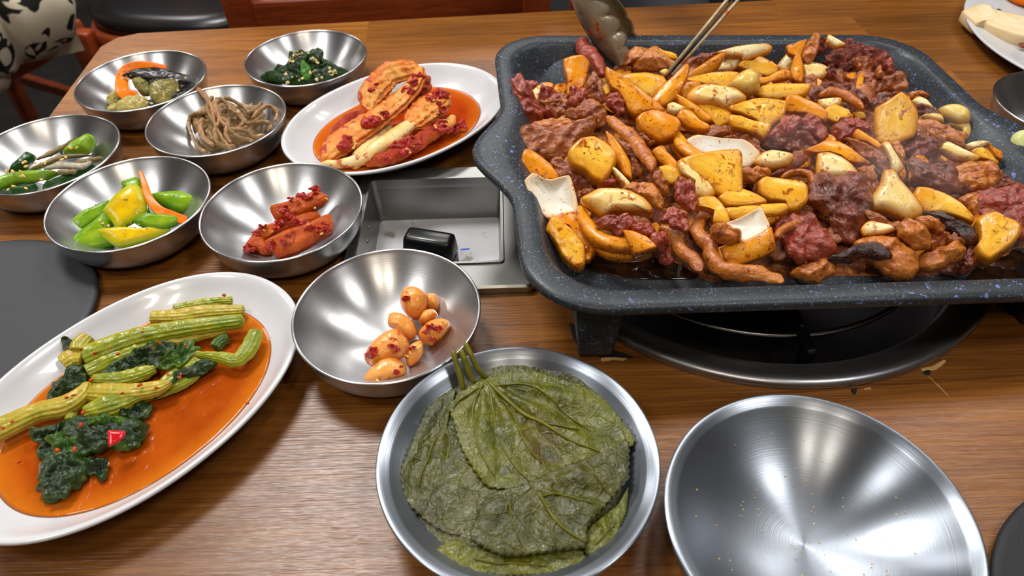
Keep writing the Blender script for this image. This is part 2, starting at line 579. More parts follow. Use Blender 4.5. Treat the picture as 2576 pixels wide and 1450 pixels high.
# ------------------------------------------------------------------ dining table
BC = (17.8, 43.0)                # burner centre
TA = math.radians(3.0)           # the table is turned a little
TC = Vector((-43.6, 77.1, 0))    # its far left corner
tx = Vector((math.cos(TA), math.sin(TA), 0)); ty = Vector((math.sin(TA), -math.cos(TA), 0))
TW, TD = 128.0, 82.0
def tp(a, b, z=0.0): return TC + tx * a + ty * b + Vector((0, 0, z))
table = empty('dining_table', tp(TW / 2, TD / 2, -ZT), 'brown wood-stave restaurant table carrying all the dishes and the grill pan', 'table')
cuts = []
def cutter(g):
    o = mesh('cut_helper', g[0], g[1], M['black'], smooth=False); cuts.append(o); return o
cyl = cutter(lathe_g([(0, -6), (15.6, -6), (15.6, 3), (0, 3)], (BC[0], BC[1], 0), 96))
rec = cutter(box_g((-5.8, 42.0, 0), (10.6, 10.4, 12)))
bpy.context.view_layer.update()
rows = 15
bw = TD / rows
rng = random.Random(3)
def board(a0, a1, b0, b1):
    ch = 2.4
    pts = [(a0, b0), (a1, b0), (a1, b1), (a0, b1)]
    if a0 < .01 and b0 < .01: pts = [(0, ch * 1.2), (ch * .45, ch * .35), (ch * 1.3, 0), (a1, 0), (a1, b1), (0, b1)]
    k = len(pts)
    V = [tp(a, b, 0) for a, b in pts] + [tp(a, b, -2.6) for a, b in pts]
    F = [tuple(range(k - 1, -1, -1)), tuple(range(k, 2 * k))] + [(i, (i + 1) % k, k + (i + 1) % k, k + i) for i in range(k)]
    o = mesh('board', V, F, M['wood'], table, smooth=False, origin=tp((a0 + a1) / 2, (b0 + b1) / 2, -2.6))
    o.rotation_euler = (0, 0, 0)
    xs = [p.x for p in V]; ys = [p.y for p in V]
    bpy.context.view_layer.update()
    for c, (x0, x1, y0, y1) in ((cyl, (2.2, 33.4, 27.4, 58.6)), (rec, (-11.1, -.5, 36.8, 47.2))):
        if max(xs) > x0 and min(xs) < x1 and max(ys) > y0 and min(ys) < y1:
            md = o.modifiers.new('cut', 'BOOLEAN'); md.object = c; md.operation = 'DIFFERENCE'; md.solver = 'EXACT'
    if o.modifiers:
        dg = bpy.context.evaluated_depsgraph_get()
        nm = bpy.data.meshes.new_from_object(o.evaluated_get(dg))
        o.modifiers.clear(); o.data = nm
        if not nm.polygons: bpy.data.objects.remove(o); return
        bm = bmesh.new(); bm.from_mesh(nm); bm.verts.ensure_lookup_table()
        seen = set(); isl = []
        for v0 in bm.verts:
            if v0.index in seen: continue
            st = [v0]; seen.add(v0.index); grp = []
            while st:
                q = st.pop(); grp.append(q.index)
                for e in q.link_edges:
                    w2 = e.other_vert(q)
                    if w2.index not in seen: seen.add(w2.index); st.append(w2)
            isl.append(set(grp))
        bm.free()
        if len(isl) > 1:
            for k, g in enumerate(isl):
                b2 = bmesh.new(); b2.from_mesh(nm)
                bmesh.ops.delete(b2, geom=[q for q in b2.verts if q.index not in g], context='VERTS')
                m2 = bpy.data.meshes.new('board'); b2.to_mesh(m2); b2.free(); m2.materials.append(M['wood'])
                if k == 0: first_m = m2
                else:
                    c2 = o.copy(); c2.data = m2; COL.objects.link(c2); c2.parent = table; c2.matrix_parent_inverse = o.matrix_parent_inverse
            o.data = first_m
for r in range(rows):
    a = 0.0
    first = {0: 28.5, 1: 46}.get(r, rng.uniform(18, 46))
    a1 = first
    while a < TW - .1:
        board(a, min(a1, TW), r * bw, (r + 1) * bw)
        a, a1 = a1, a1 + rng.uniform(34, 56)
        if TW - a1 < 14: a1 = TW
for c in cuts: bpy.data.objects.remove(c)
for (a, b) in ((6, 6), (TW - 6, 6), (6, TD - 6), (TW - 6, TD - 6)):
    q = tp(a, b)
    g = box_g((q.x, q.y, (-ZT - 2.6) / 2), (6, 6, ZT - 2.6), TA, .4)
    mesh('leg', *g, M['table_under'], table, smooth=False)
for a, b, la, lb in ((TW / 2, 6, TW - 18, 2.2), (TW / 2, TD - 6, TW - 18, 2.2), (6, TD / 2, 2.2, TD - 18), (TW - 6, TD / 2, 2.2, TD - 18)):
    q = tp(a, b)
    mesh('apron', *box_g((q.x, q.y, -6.6), (la, lb, 8), TA, .2), M['table_under'], table, smooth=False)

# ------------------------------------------------------------------ gas burner set into the table
burner = empty('gas_burner', (BC[0], BC[1], -5.5), 'round gas burner sunk in the table under the grill pan', 'burner')
mesh('drip_dish', *lathe_g([(17.25, .02), (17.35, .3), (17.25, .55), (17.0, .64), (16.6, .56), (15.9, .3), (15.3, 0), (15.05, -.4), (14.95, -1.4), (14.9, -5.3), (0, -5.3), (0, -5.5), (15.1, -5.5), (15.2, -1.2), (15.45, -.3), (16.0, .0), (17.25, .02)], (*BC, 0), 128), M['steel_dark'], burner)
mesh('burner_head', *lathe_g([(0, -2.6), (3.0, -2.6), (3.4, -2.9), (3.4, -3.6), (4.6, -3.7), (4.8, -4.2), (4.6, -5.2), (0, -5.2)], (*BC, 0), 48), M['iron'], burner)
tri = mesh('trivet_ring', *lathe_g([(12.75, -.3), (13.0, -.3), (13.15, -.1), (13.1, .12), (12.95, .18), (12.78, .1), (12.75, -.3)], (*BC, 0), 96), M['iron'], burner)
tri.data.materials[0] = plain('highlight pale trivet ring', '8c8c8c', .3, 1.0)  # ring coloured paler than the iron arms to carry its bright highlight
for k in range(4):
    a = math.radians(-88 + 90 * k)
    d = Vector((math.cos(a), math.sin(a), 0)); c = Vector((*BC, 0))
    mesh('trivet_arm', *merge([bar_g(c + d * 3.6 + Vector((0, 0, .2)), c + d * 14.8 + Vector((0, 0, .2)), .7, .7),
         bar_g(c + d * 14.2 + Vector((0, 0, .5)), c + d * 14.4 + Vector((0, 0, -5.2)), .8, .8, (d.x, d.y, .01)),
         lathe_g([(0, .8), (.3, .75), (.35, .5), (0, .5)], tuple(c + d * 12.6), 10), lathe_g([(0, .8), (.3, .75), (.35, .5), (0, .5)], tuple(c + d * 9.6), 10)]), M['iron'], burner)

# ------------------------------------------------------------------ knob recess panel
panel = empty('burner_control_panel', (-5.6, 41.6, -3.2), 'scratched steel burner control panel with a sunk well left of the pan', 'control panel')
def rrect(x0, x1, y0, y1, r, n=6):
    out = []
    for cx, cy, a in ((x1 - r, y1 - r, 0), (x0 + r, y1 - r, 90), (x0 + r, y0 + r, 180), (x1 - r, y0 + r, 270)):
        for i in range(n + 1):
            t = math.radians(a + 90 * i / n); out.append((cx + r * math.cos(t), cy + r * math.sin(t)))
    return out
def loft_g(rings, closed=False, cap0=False, cap1=False):
    n = len(rings[0]); V = [p for r in rings for p in r]; F = []
    k = len(rings)
    for j in range(k if closed else k - 1):
        a, b = j * n, ((j + 1) % k) * n
        for i in range(n):
            F.append((a + i, a + (i + 1) % n, b + (i + 1) % n, b + i))
    if cap0: F.append(tuple(range(n - 1, -1, -1)))
    if cap1: F.append(tuple((k - 1) * n + i for i in range(n)))
    return V, F
# the frame, a rounded plate with an opening whose left side bows outwards
OI = [(-11.9, 1.55, 34.5, 48.7, .5), (-11.9, 1.55, 34.5, 48.7, .5), (-11.75, 1.4, 34.65, 48.55, .45)]
out3 = []
for (x0, x1, y0, y1, r), z in zip(OI, (0.0, .62, .76)): out3.append([(x, y, z) for x, y in rrect(x0, x1, y0, y1, r)])
def opening(g, z):
    res = []
    for x, y in rrect(-10.7 + g, -.7 - g, 37.0 + g, 46.9 - g, .35):
        if x < -8: x -= .55 * math.cos((y - 42) / 5.0 * 1.2) * (1 if g < .3 else .95)
        res.append((x, y, z))
    return res
frame_r = out3 + [opening(-.25, .76), opening(-.18, .9), opening(0, .9), opening(.02, .3), opening(.02, 0)]
mesh('frame', *loft_g(frame_r, True), M['steel_plate'], panel, smooth=False)
well = [opening(.0, .3), opening(.25, -3.0)]
wl_ = loft_g(well)
mesh('well_wall', wl_[0], [tuple(reversed(f)) for f in wl_[1]], M['steel_plate'], panel, smooth=False)
t = NT('white enamel stained'); v = t.coords(False)
t.set(Base_Color=t.mix(t.rampf(t.noise(v, 60, 4), .6, .7), srgb('b4b4b8'), srgb('7c7468')), Roughness=.3)
mesh('well_floor', *box_g((-5.9, 41.9, -3.1), (10.2, 9.6, .2)), t.m, panel, smooth=False)
for zz, yy in ((-.9, 43.2), (-.95, 41.6)):
    g = lathe_g([(0, .18), (.16, .15), (.24, 0), (0, -.02)], (0, 0, 0), 12)
    mesh('rivet', [(-10.95 + p[2], yy + p[0], zz + p[1]) for p in g[0]], [tuple(reversed(f)) for f in g[1]], M['steel_plate'], panel)
kc = P(1085, 640, -1.6)
kn = mesh('knob', *merge([lathe_g([(0, -1.2), (1.9, -1.2), (2.0, -1.4), (2.05, -2.6), (1.9, -3.0), (0, -3.0)], (kc.x, kc.y, 0), 40),
     box_g((kc.x, kc.y, -.55), (4.1, 1.7, 1.7), -.28, .38, .9)]), M['black'], panel)
for o in (kn,):
    o['label'] = 'black plastic knob with a bar grip'
blue = plain('faint blue print', '3b5bd0', .5)
for (u, v_, du, dv) in ((1178, 660, 14, 3), (1185, 672, 20, 4), (1192, 678, 10, 3), (1170, 628, 22, 2), (1200, 664, 5, 8)):
    a, b = P(u - du / 2, v_, -2.98), P(u + du / 2, v_ - dv, -2.98)
    g = bar_g(a, b, .16, .02, bev=0)
    mesh('printed_mark', *g, blue, panel, smooth=False)

# ------------------------------------------------------------------ grill pan
PC, PA, PB, PR = Vector((18.5, 43.78, 0)), 18.7, 16.5, 4.6
PROT = math.radians(3.2)
TILT = .055                                 # the pan drains: its right side sits lower
def zt(x): return -TILT * (x - 17.3)
ZF = 3.5                                   # height of the cooking floor
def pan_ring(d, z, lobe, NS=28, NA=9):
    a, b = PA - d, PB - d
    r = max(PR - d * .45, 2.2)
    out = []
    segs = []
    cs = [(a - r, b - r, 0), (-a + r, b - r, 90), (-a + r, -b + r, 180), (a - r, -b + r, 270)]
    for i, (cx, cy, a0) in enumerate(cs):
        arc = [(cx + r * math.cos(math.radians(a0 + 90 * k / NA)), cy + r * math.sin(math.radians(a0 + 90 * k / NA))) for k in range(NA + 1)]
        nx = cs[(i + 1) % 4]; a1 = a0 + 90
        q = (nx[0] + r * math.cos(math.radians(a1)), nx[1] + r * math.sin(math.radians(a1)))
        p = arc[-1]
        out += arc + [(p[0] + (q[0] - p[0]) * k / NS, p[1] + (q[1] - p[1]) * k / NS) for k in range(1, NS)]
    R = []
    for x, y in out:
        if lobe and abs(x) > a - .3:
            k = max(0.0, 1 - abs(y + 1.2) / 6.0)
            k = k * k * (3 - 2 * k)
            x += math.copysign(2.35 * lobe * k, x)
        xx = x * math.cos(PROT) - y * math.sin(PROT); yy = x * math.sin(PROT) + y * math.cos(PROT)
        R.append((PC.x + xx, PC.y + yy, z + zt(PC.x + xx)))
    return R
pan = empty('grill_pan', (PC.x, PC.y, 0), 'large square dark granite-coated grill pan full of stir-fry', 'pan')
rings = [pan_ring(8, 2.9, 0), pan_ring(3.4, 2.9, 0), pan_ring(2.6, 3.3, 0), pan_ring(1.4, 5.0, .4), pan_ring(.6, 5.2, .8), pan_ring(.2, 5.25, 1), pan_ring(0, 5.42, 1), pan_ring(0, 5.75, 1),
         pan_ring(.06, 5.86, 1), pan_ring(.22, 5.95, 1), pan_ring(.5, 5.98, .95), pan_ring(1.15, 6.0, .6), pan_ring(1.4, 5.92, .45), pan_ring(1.62, 5.65, .3), pan_ring(2.35, 4.3, .1), pan_ring(2.6, 3.8, 0), pan_ring(3.0, 3.56, 0), pan_ring(3.6, ZF, 0), pan_ring(8, ZF, 0)]
mesh('pan_body', *loft_g(rings, False, True, True), M['pan'], pan)
for sx in (-1, 1):
    for sy in (-1, 1):
        fx, fy = sx * 14.2, sy * 13.3
        cx, cy = PC.x + fx * math.cos(PROT) - fy * math.sin(PROT), PC.y + fx * math.sin(PROT) + fy * math.cos(PROT)
        V, F = box_g((0, 0, 0), (3.0, 2.6, 5.0), 0, .3)
        R_ = []
        for v in V:
            yy = v.y * sy                       # outwards positive
            z = v.z + 2.5
            if z > 2.5: z = 2.85 if yy < 0 else 4.75; yy = yy if yy < 0 else yy + .25
            else: yy *= .78
            R_.append(Vector((cx + v.x * (.72 if v.z < 0 else 1), cy + yy * sy, z + (zt(cx) if z > 1 else 0))))
        mesh('foot', R_, F, M['pan'], pan)

# ------------------------------------------------------------------ steel bowls
SM = [(0, .12), (3.0, .12), (3.25, 0), (3.55, .0), (3.95, .14), (4.7, .62), (5.2, 1.2), (5.46, 1.8), (5.56, 2.4), (5.62, 2.85), (5.7, 2.9), (5.74, 2.97), (5.71, 3.03), (5.64, 3.06), (5.56, 3.02)] + [(5.5 * q, .28 + 2.62 * q ** 2.7) for q in (1, .96, .9, .82, .72, .6, .46, .3, .15, 0)]
BG = [(0, .12), (4.0, .12), (4.3, 0), (4.7, 0), (5.4, .3), (6.2, .95), (6.75, 1.7), (6.95, 2.3), (7.02, 2.7), (7.1, 2.85), (7.14, 2.98), (7.1, 3.05), (7.0, 3.07), (6.85, 3.02), (6.62, 2.9), (6.5, 2.83)] + [(6.42 * q, .26 + 2.5 * q ** 2.6) for q in (1, .96, .9, .82, .72, .6, .46, .3, .15, 0)]
def resamp(p, k=4):
    q = [Vector((a, b)) for a, b in p]
    r = cr_pts(q, (len(q) - 1) * k + 1, False)
    out = [(max(0, a.x), a.y) for a in r]
    out[0] = (0, out[0][1]); out[-1] = (0, out[-1][1])
    return out
SMr, BGr = resamp(SM, 3), resamp(BG, 3)
def inner_z(prof, r):
    pts = sorted(prof[len(prof) // 2:], key=lambda q: q[0])
    pts = [p for p in pts if p[1] < 3.0]
    for a, b in zip(pts[:-1], pts[1:]):
        if a[0] <= r <= b[0] and b[0] > a[0]: return a[1] + (b[1] - a[1]) * (r - a[0]) / (b[0] - a[0])
    return pts[-1][1]
BOWLS = {
 'A': (-33.25, 60.75, 0, 'small steel bowl of eggplant with a curled carrot strip'),
 'B': (-18.87, 64.25, 0, 'small steel bowl of dark green spinach nearest the far table edge'),
 'C': (-24.38, 53.5, 0, 'small steel bowl of brown fern stems'),
 'D': (-36.96, 49.11, 0, 'small steel bowl of green peppers with anchovies, cut by the left frame edge'),
 'E': (-27.7, 42.33, 0, 'small steel bowl of green and yellow zucchini slices'),
 'F': (-16.25, 40.85, 0, 'small steel bowl holding red radish kimchi sticks'),
 'G': (-7.66, 30.4, 0, 'small steel bowl holding red pickled garlic cloves'),
 'H': (0.02, 20.0, 1, 'large steel bowl filled with dark green perilla leaves'),
 'I': (14.0, 16.1, 1, 'large empty steel bowl in the front right'),
}
first = {}
for k, (x, y, big, lab) in BOWLS.items():
    if big not in first:
        o = mesh('steel_bowl', *lathe_g(BGr if big else SMr, (0, 0, 0), 128), M['steel_big'] if big else M['steel'], origin=(0, 0, 0))
        first[big] = o
    else:
        o = first[big].copy(); COL.objects.link(o)
    o.location = (x * S, y * S, ZT * S)
    o.rotation_euler = (0, 0, random.uniform(0, 6))
    tag(o, lab, 'bowl', 'steel side dish bowls')
o = first[0].copy(); COL.objects.link(o); o.location = (46.4 * S, 51.7 * S, ZT * S)
tag(o, 'steel bowl half hidden behind the pan at the right frame edge', 'bowl', 'steel side dish bowls')

# ------------------------------------------------------------------ white oval plates
PLP = [(0, .25), (.42, .25), (.46, 0), (.52, 0), (.62, .2), (.82, 1.1), (.95, 1.9), (.985, 2.12), (1.0, 2.2), (.998, 2.32), (.985, 2.38), (.965, 2.34), (.93, 2.1), (.86, 1.55), (.74, .85), (.6, .55), (.4, .5), (0, .5)]
PLr = [(r, z) for r, z in resamp(PLP, 3)]
PLATES = {'K': (-9.42, 54.7, .716, 'white oval melamine plate of cabbage kimchi in red broth'),
          'P': (-21.7, 25.7, .899, 'white oval melamine plate of mustard-green kimchi in orange broth')}
for k, (x, y, rot, lab) in PLATES.items():
    g = lathe_g(PLr, (0, 0, 0), 128, 10.28, 7.34, 0, 2.12)
    o = mesh('oval_plate', *g, M['melamine'], origin=(0, 0, 0))
    o.location = (x * S, y * S, ZT * S); o.rotation_euler = (0, 0, rot)
    tag(o, lab, 'plate', 'white oval side dish plates')
# broth pools: the outline meets the sloping plate wall
def broth(name, k, z, sc, hexc, hexc2, lab):
    x, y, rot, _ = PLATES[k]
    t = NT(name + ' liquid'); v = t.coords(False)
    c = t.mix(t.rampf(t.noise(v, 45, 4, .6), .35, .65), srgb(hexc), srgb(hexc2))
    c = t.mix(t.rampf(t.noise(v, 500, 2, .5), .74, .78), c, srgb('f0a868'))
    at = t.n('ShaderNodeAttribute', attribute_name='edge')
    c = t.mix(t.mul(t.rampf(at.outputs['Fac'], .8, 1.0), .55), c, srgb('d07a1c'))
    t.bump(t.noise(v, 120, 2), .08, .0005)
    t.set(Base_Color=c, Roughness=.06, Specular_IOR_Level=.5)
    rr = [0, .15, .3, .45, .6, .75, .85, .92, .97, 1.0]
    g = lathe_g([(sc * r, z + (.05 * (r ** 30))) for r in rr] + [(sc * .96, z - .12), (sc * .5, z - .3), (0, z - .3)], (0, 0, 0), 96, 10.28, 7.34, 0, 2.12)
    A = [0] + [r for r in rr[1:] for _ in range(96)] + [1] * 193
    o = mesh(name, g[0], [tuple(reversed(f)) for f in g[1]], t.m, attr=A[:len(g[0])], origin=(0, 0, 0))
    o.location = (x * S, y * S, ZT * S); o.rotation_euler = (0, 0, rot)
    return tag(o, lab, 'broth', kind=None)
broth('kimchi_broth', 'K', .95, .765, 'b8400c', 'a43408', 'red-orange kimchi broth pooled around the cabbage pieces')
broth('pickle_broth', 'P', 1.05, .785, 'a84a0c', '923c08', 'orange broth pooled in the oval plate of mustard greens')

# ------------------------------------------------------------------ round mats
for (x, y, r, mm, lab) in ((-36.2, 33.1, 8.2, M['mat'], 'round charcoal mat lying at the left frame edge above the broth plate'),
                       (30.2, 10.0, 9.1, M['mat_dark'], 'round near-black mat at the lower right corner beside the empty bowl')):
    o = mesh('round_mat', *lathe_g([(0, 0), (r - .35, 0), (r - .1, .12), (r, .38), (r - .06, .55), (r - .25, .62), (r - .5, .62), (0, .62)], (x, y, .0), 96), mm)
    tag(o, lab, 'mat')

# ------------------------------------------------------------------ large white platter at the far right
PX, PY = 64.5, 66.3
o = mesh('platter', *lathe_g([(0, .2), (9, .2), (9.4, 0), (10.2, 0), (12.0, .25), (15.5, .85), (17.2, 1.3), (17.5, 1.42), (17.45, 1.54), (17.2, 1.58), (16.4, 1.35), (14.5, .85), (12, .52), (10, .45), (0, .42)], (PX, PY, 0), 128), M['melamine'])
tag(o, 'large white platter at the upper right frame corner', 'plate')
cake = food('pale fish cake', 'ecdcb8', 'e2cda0', 'd8b888', None, sss=.1, bump=.05, fine=.05)

# ------------------------------------------------------------------ stir-fry in the pan
TL = {1: (1280, 80, .17241), 2: (1680, 80, .17241), 3: (2060, 80, .21375), 4: (1280, 290, .17241), 5: (1680, 290, .17241),
      6: (2060, 290, .21375), 7: (1320, 490, .17241), 8: (1680, 490, .17241), 9: (2060, 490, .2003),
      'A': (0, 0, .2758), 'B': (600, 0, .3172), 'D': (0, 300, .2759), 'F': (480, 400, .4276), 'P': (0, 680, .4964), 'H': (900, 850, .4139), 'R': (2340, 0, .2346), 'X': (1250, 0, .2758)}
def T(k, s):
    """'x,y x,y ...' in a detail view k of the photograph -> frame pixels"""
    x0, y0, q = TL[k]
    return [tuple([x0 + float(p.split(',')[0]) * q, y0 + float(p.split(',')[1]) * q] + [float(e) for e in p.split(',')[2:]]) for p in s.split()]
def sstep(x): x = min(max(x, 0), 1); return x * x * (3 - 2 * x)
def pan_d(x, y):
    dx, dy = x - PC.x, y - PC.y
    a = dx * math.cos(PROT) + dy * math.sin(PROT); b = -dx * math.sin(PROT) + dy * math.cos(PROT)
    return min(PA - 2.4 - abs(a), PB - 2.4 - abs(b))
def mound(u, v, lay):
    X = P(u, v, ZF + 1.2); X = P(u, v, ZF + 1.2 + zt(X.x))
    d = pan_d(X.x, X.y)
    return ZF + zt(X.x) + .6 + 1.25 * sstep(d / 5.5) + .36 * (lay - 1) + max(0, -d) * .9
KD = {  # kind: material, name, category, profile, thickness, noise, extras
 'O': ('onion', 'onion_piece', 'onion', 'slab', .8, .07, dict(sharp=.8, tilt=.55, bend=.3)),
 'Y': ('onion_y', 'onion_piece', 'onion', 'slab', .85, .08, dict(sharp=.8, tilt=.55, bend=.25)),
 'W': ('onion_w', 'onion_piece', 'onion', 'slab2', 1.0, .05, dict(sharp=.6, tilt=.55, bend=.2)),
 'H': ('onion_in', 'onion_piece', 'onion', 'slab', .7, .03, dict(sharp=.6, tilt=.6, cup=.35)),
 'G': ('garlic', 'garlic_clove', 'garlic', 'round', 1.3, .03, dict(sharp=.1, tilt=.6)),
 'M': ('raw', 'meat_slice', 'meat', 'round', 1.0, .34, dict(sharp=.4, rough=.3, N=80, K=16, wr=.12, rdg=.22, rs=1.0)),
 'B': ('meat', 'meat_slice', 'meat', 'round', 1.0, .32, dict(sharp=.4, rough=.26, N=80, K=16, wr=.12, rdg=.25, rs=1.0)),
 'L': ('meat_o', 'meat_slice', 'meat', 'round', 1.0, .28, dict(sharp=.4, rough=.2, N=80, K=16, wr=.1, rdg=.2, rs=1.0)),
 'D': ('glaze', 'meat_slice', 'meat', 'round', 1.0, .4, dict(sharp=.4, rough=.3, N=90, K=18, wr=.14, rdg=.3, rs=.9)),
 'C': ('crust', 'meat_slice', 'meat', 'round', 1.2, .5, dict(sharp=.3, rough=.45, N=100, K=22, ns=2.0, rdg=.35, rs=1.6)),
 'X': ('char', 'meat_slice', 'meat', 'round', 1.1, .34, dict(sharp=.3, rough=.3, N=60, K=12)),
}
def piece(kind, tile, lay, label, pts, **o):
    mt, nm, cat, prof, th, amp, ex = KD[kind]
    k = dict(ex); k.update(o)
    th = k.pop('th', th); amp = k.pop('amp', amp); mt = k.pop('mt', mt); norot = k.pop('norot', False); prof = k.pop('prof', prof)
    poly = T(tile, pts)
    cu = sum(p[0] for p in poly) / len(poly); cv = sum(p[1] for p in poly) / len(poly)
    gr = k.pop('grow', 1.17 if lay < 4 else 1.1)
    poly = [(cu + (p[0] - cu) * gr, cv + (p[1] - cv) * gr) for p in poly]
    z = k.pop('z', None)
    if z is None: z = mound(cu, cv, lay)
    V, F, A = blob_g(poly, z, th, prof=prof, amp=amp, **k)
    V = [Vector((p.x, p.y, max(p.z, ZF + zt(p.x) + .03))) for p in V]
    q = mesh(nm, V, F, M[mt], attr=A, rot=None if norot else LASTF[0])
    return tag(q, label, cat, 'stir-fried onion, garlic and meat in the pan')
def ribbon(kind, tile, lay, label, pts, wid, **o):
    mt, nm, cat = KD[kind][:3]
    mt = o.pop('mt', mt)
    x0, y0, q = TL[tile]
    path = T(tile, pts)
    cu = sum(p[0] for p in path) / len(path); cv = sum(p[1] for p in path) / len(path)
    z = o.pop('z', None)
    if z is None: z = mound(cu, cv, lay)
    w = [x * q for x in wid] if isinstance(wid, (list, tuple)) else wid * q
    V, F, A = strip_g(path, w, z, **o)
    V = [Vector((p.x, p.y, max(p.z, ZF + zt(p.x) + .03))) for p in V]
    qq = mesh(nm, V, F, M[mt], attr=A)
    return tag(qq, label, cat, 'stir-fried onion, garlic and meat in the pan')

M['scrap'] = food('saucy meat scraps', '9a5420', '5c2614', '3a1408', 'c8842c', sc=70, sth=.54, ssc=110, bump=1.0, bsc=300, rough=.22, coat=.5, eg=0, bd=.003, fleck='7a1808')
# bed of saucy scraps under the pieces
edge = [(1292, 330), (1300, 250), (1330, 215), (1420, 235), (1425, 150), (1500, 160), (1560, 140), (1640, 115), (1700, 160), (1760, 140), (1930, 112), (1960, 130), (2050, 95), (2110, 105), (2200, 140), (2255, 190), (2275, 240), (2345, 245), (2440, 280), (2450, 350), (2520, 380), (2530, 450), (2600, 490), (2600, 590), (2540, 640), (2450, 650), (2420, 680), (2280, 682), (2060, 680), (1990, 690), (1900, 660), (1800, 700), (1740, 680), (1690, 655), (1640, 640), (1500, 640), (1450, 670), (1400, 620), (1375, 560), (1335, 490), (1310, 430)]
E3 = [P(u, v, ZF + .3) for u, v in edge]
E3 = [P(u, v, ZF + .3 + zt(q.x)) for (u, v), q in zip(edge, E3)]
def inside(x, y):
    c = False; n = len(E3)
    for i in range(n):
        a, b = E3[i], E3[(i + 1) % n]
        if (a.y > y) != (b.y > y) and x < (b.x - a.x) * (y - a.y) / (b.y - a.y) + a.x: c = not c
    return c
def edist(x, y):
    d = 1e9; n = len(E3)
    for i in range(n):
        a, b = E3[i], E3[(i + 1) % n]
        dx, dy = b.x - a.x, b.y - a.y
        t = min(max(((x - a.x) * dx + (y - a.y) * dy) / (dx * dx + dy * dy), 0), 1)
        d = min(d, math.hypot(x - a.x - t * dx, y - a.y - t * dy))
    return d if inside(x, y) else -d
gx = [1.6 + i * .14 for i in range(256)]; gy = [28.8 + i * .14 for i in range(216)]
idx = {}; V = []; F = []
for j, y in enumerate(gy):
    for i, x in enumerate(gx):
        d = edist(x, y)
        if d > -.25:
            k = sstep((d + .2) / 2.2)
            q = Vector((x, y, 0))
            z = ZF + zt(x) + .02 + k * (.05 + .8 * sstep(pan_d(x, y) / 5.5) + .5 * abs(noise.fractal(q * .7, 1, 2, 5)) + .22 * (noise.ridged_multi_fractal(q * 1.1, 1, 2.1, 3, 1, 2) - .8) + .12 * noise.noise(q * 3.1))
            idx[i, j] = len(V); V.append((x + .07 * noise.noise(q * 2), y, z))
for (i, j) in idx:
    if (i + 1, j) in idx and (i, j + 1) in idx and (i + 1, j + 1) in idx:
        F.append((idx[i, j], idx[i + 1, j], idx[i + 1, j + 1], idx[i, j + 1]))
tag(mesh('sauce_scraps', V, F, M['scrap']), 'dark red-brown saucy meat scraps bedding the stir-fry on the pan floor', 'stir-fry', kind='stuff')
t = NT('oily brown pan juice'); v = t.coords(False)
t.set(Base_Color=t.mix(t.rampf(t.noise(v, 120, 3), .4, .6), srgb('2a1608'), srgb('140d08')), Roughness=.06)
M['juice'] = t.m
g = blob_g([(1450, 690), (1500, 660), (1560, 650), (1680, 665), (1760, 695), (1740, 712), (1600, 718), (1500, 705)], ZF + .03, .08, 0, amp=.01, N=48, K=5, prof='slab')
g = ([Vector((p.x, p.y, max(p.z, ZF + .05) if False else p.z + zt(p.x))) for p in g[0]], g[1], g[2])
tag(mesh('pan_juice', g[0], g[1], M['juice'], attr=g[2]), 'thin brown juice on the bare front left of the pan floor', 'sauce')
g = blob_g([(2440, 690), (2470, 650), (2520, 620), (2576, 600), (2640, 600), (2640, 660), (2560, 690)], ZF + .03, .1, 0, amp=.02, N=48, K=5, prof='slab')
g = ([Vector((p.x, p.y, max(p.z, ZF + .05) if False else p.z + zt(p.x))) for p in g[0]], g[1], g[2])
tag(mesh('pan_juice', g[0], g[1], M['juice'], attr=g[2]), 'bubbling oily juice in the front right corner of the pan', 'sauce')

# chopped bits filling the gaps between the larger pieces
def bits(name, label, mt, n, r0, r1, seed, amp, prof):
    rg = random.Random(seed); out = []
    while len(out) < n:
        x, y = rg.uniform(2, 36), rg.uniform(29.5, 58)
        d = edist(x, y)
        if d < .7: continue
        X = Vector((x, y, ZF + zt(x) + .35 + 1.0 * sstep(pan_d(x, y) / 5.5) + rg.uniform(0, .3)))
        q = X - CAMP
        u = 1288 + FPX * q.dot(CR) / q.dot(CF); v = 725 - FPX * q.dot(CU) / q.dot(CF)
        px = FPX / q.dot(CF); r = rg.uniform(r0, r1) * px; e = rg.uniform(.35, .8); a = rg.uniform(0, 3.14)
        pl = []
        for k in range(7):
            t_ = k * math.pi * 2 / 7; rr = r * rg.uniform(.75, 1.25)
            cx_, cy_ = rr * math.cos(t_), rr * e * math.sin(t_)
            pl.append((u + cx_ * math.cos(a) - cy_ * math.sin(a), v + cx_ * math.sin(a) + cy_ * math.cos(a)))
        out.append(blob_g(pl, X.z, rg.uniform(.35, .6), rg.uniform(.2, .7), rg.uniform(-.4, .4), N=20, K=6, prof=prof, amp=amp, ns=2, sharp=.5))
    g = merge(out)
    tag(mesh(name, g[0], g[1], M[mt], attr=g[2]), label, 'stir-fry', kind='stuff')
bits('onion_bits', 'small chopped onion bits scattered through the stir-fry', 'onion', 110, .45, .9, 21, .06, 'slab')
bits('meat_shreds', 'small browned meat shreds scattered through the stir-fry', 'meat', 190, .5, 1.1, 22, .22, 'round')

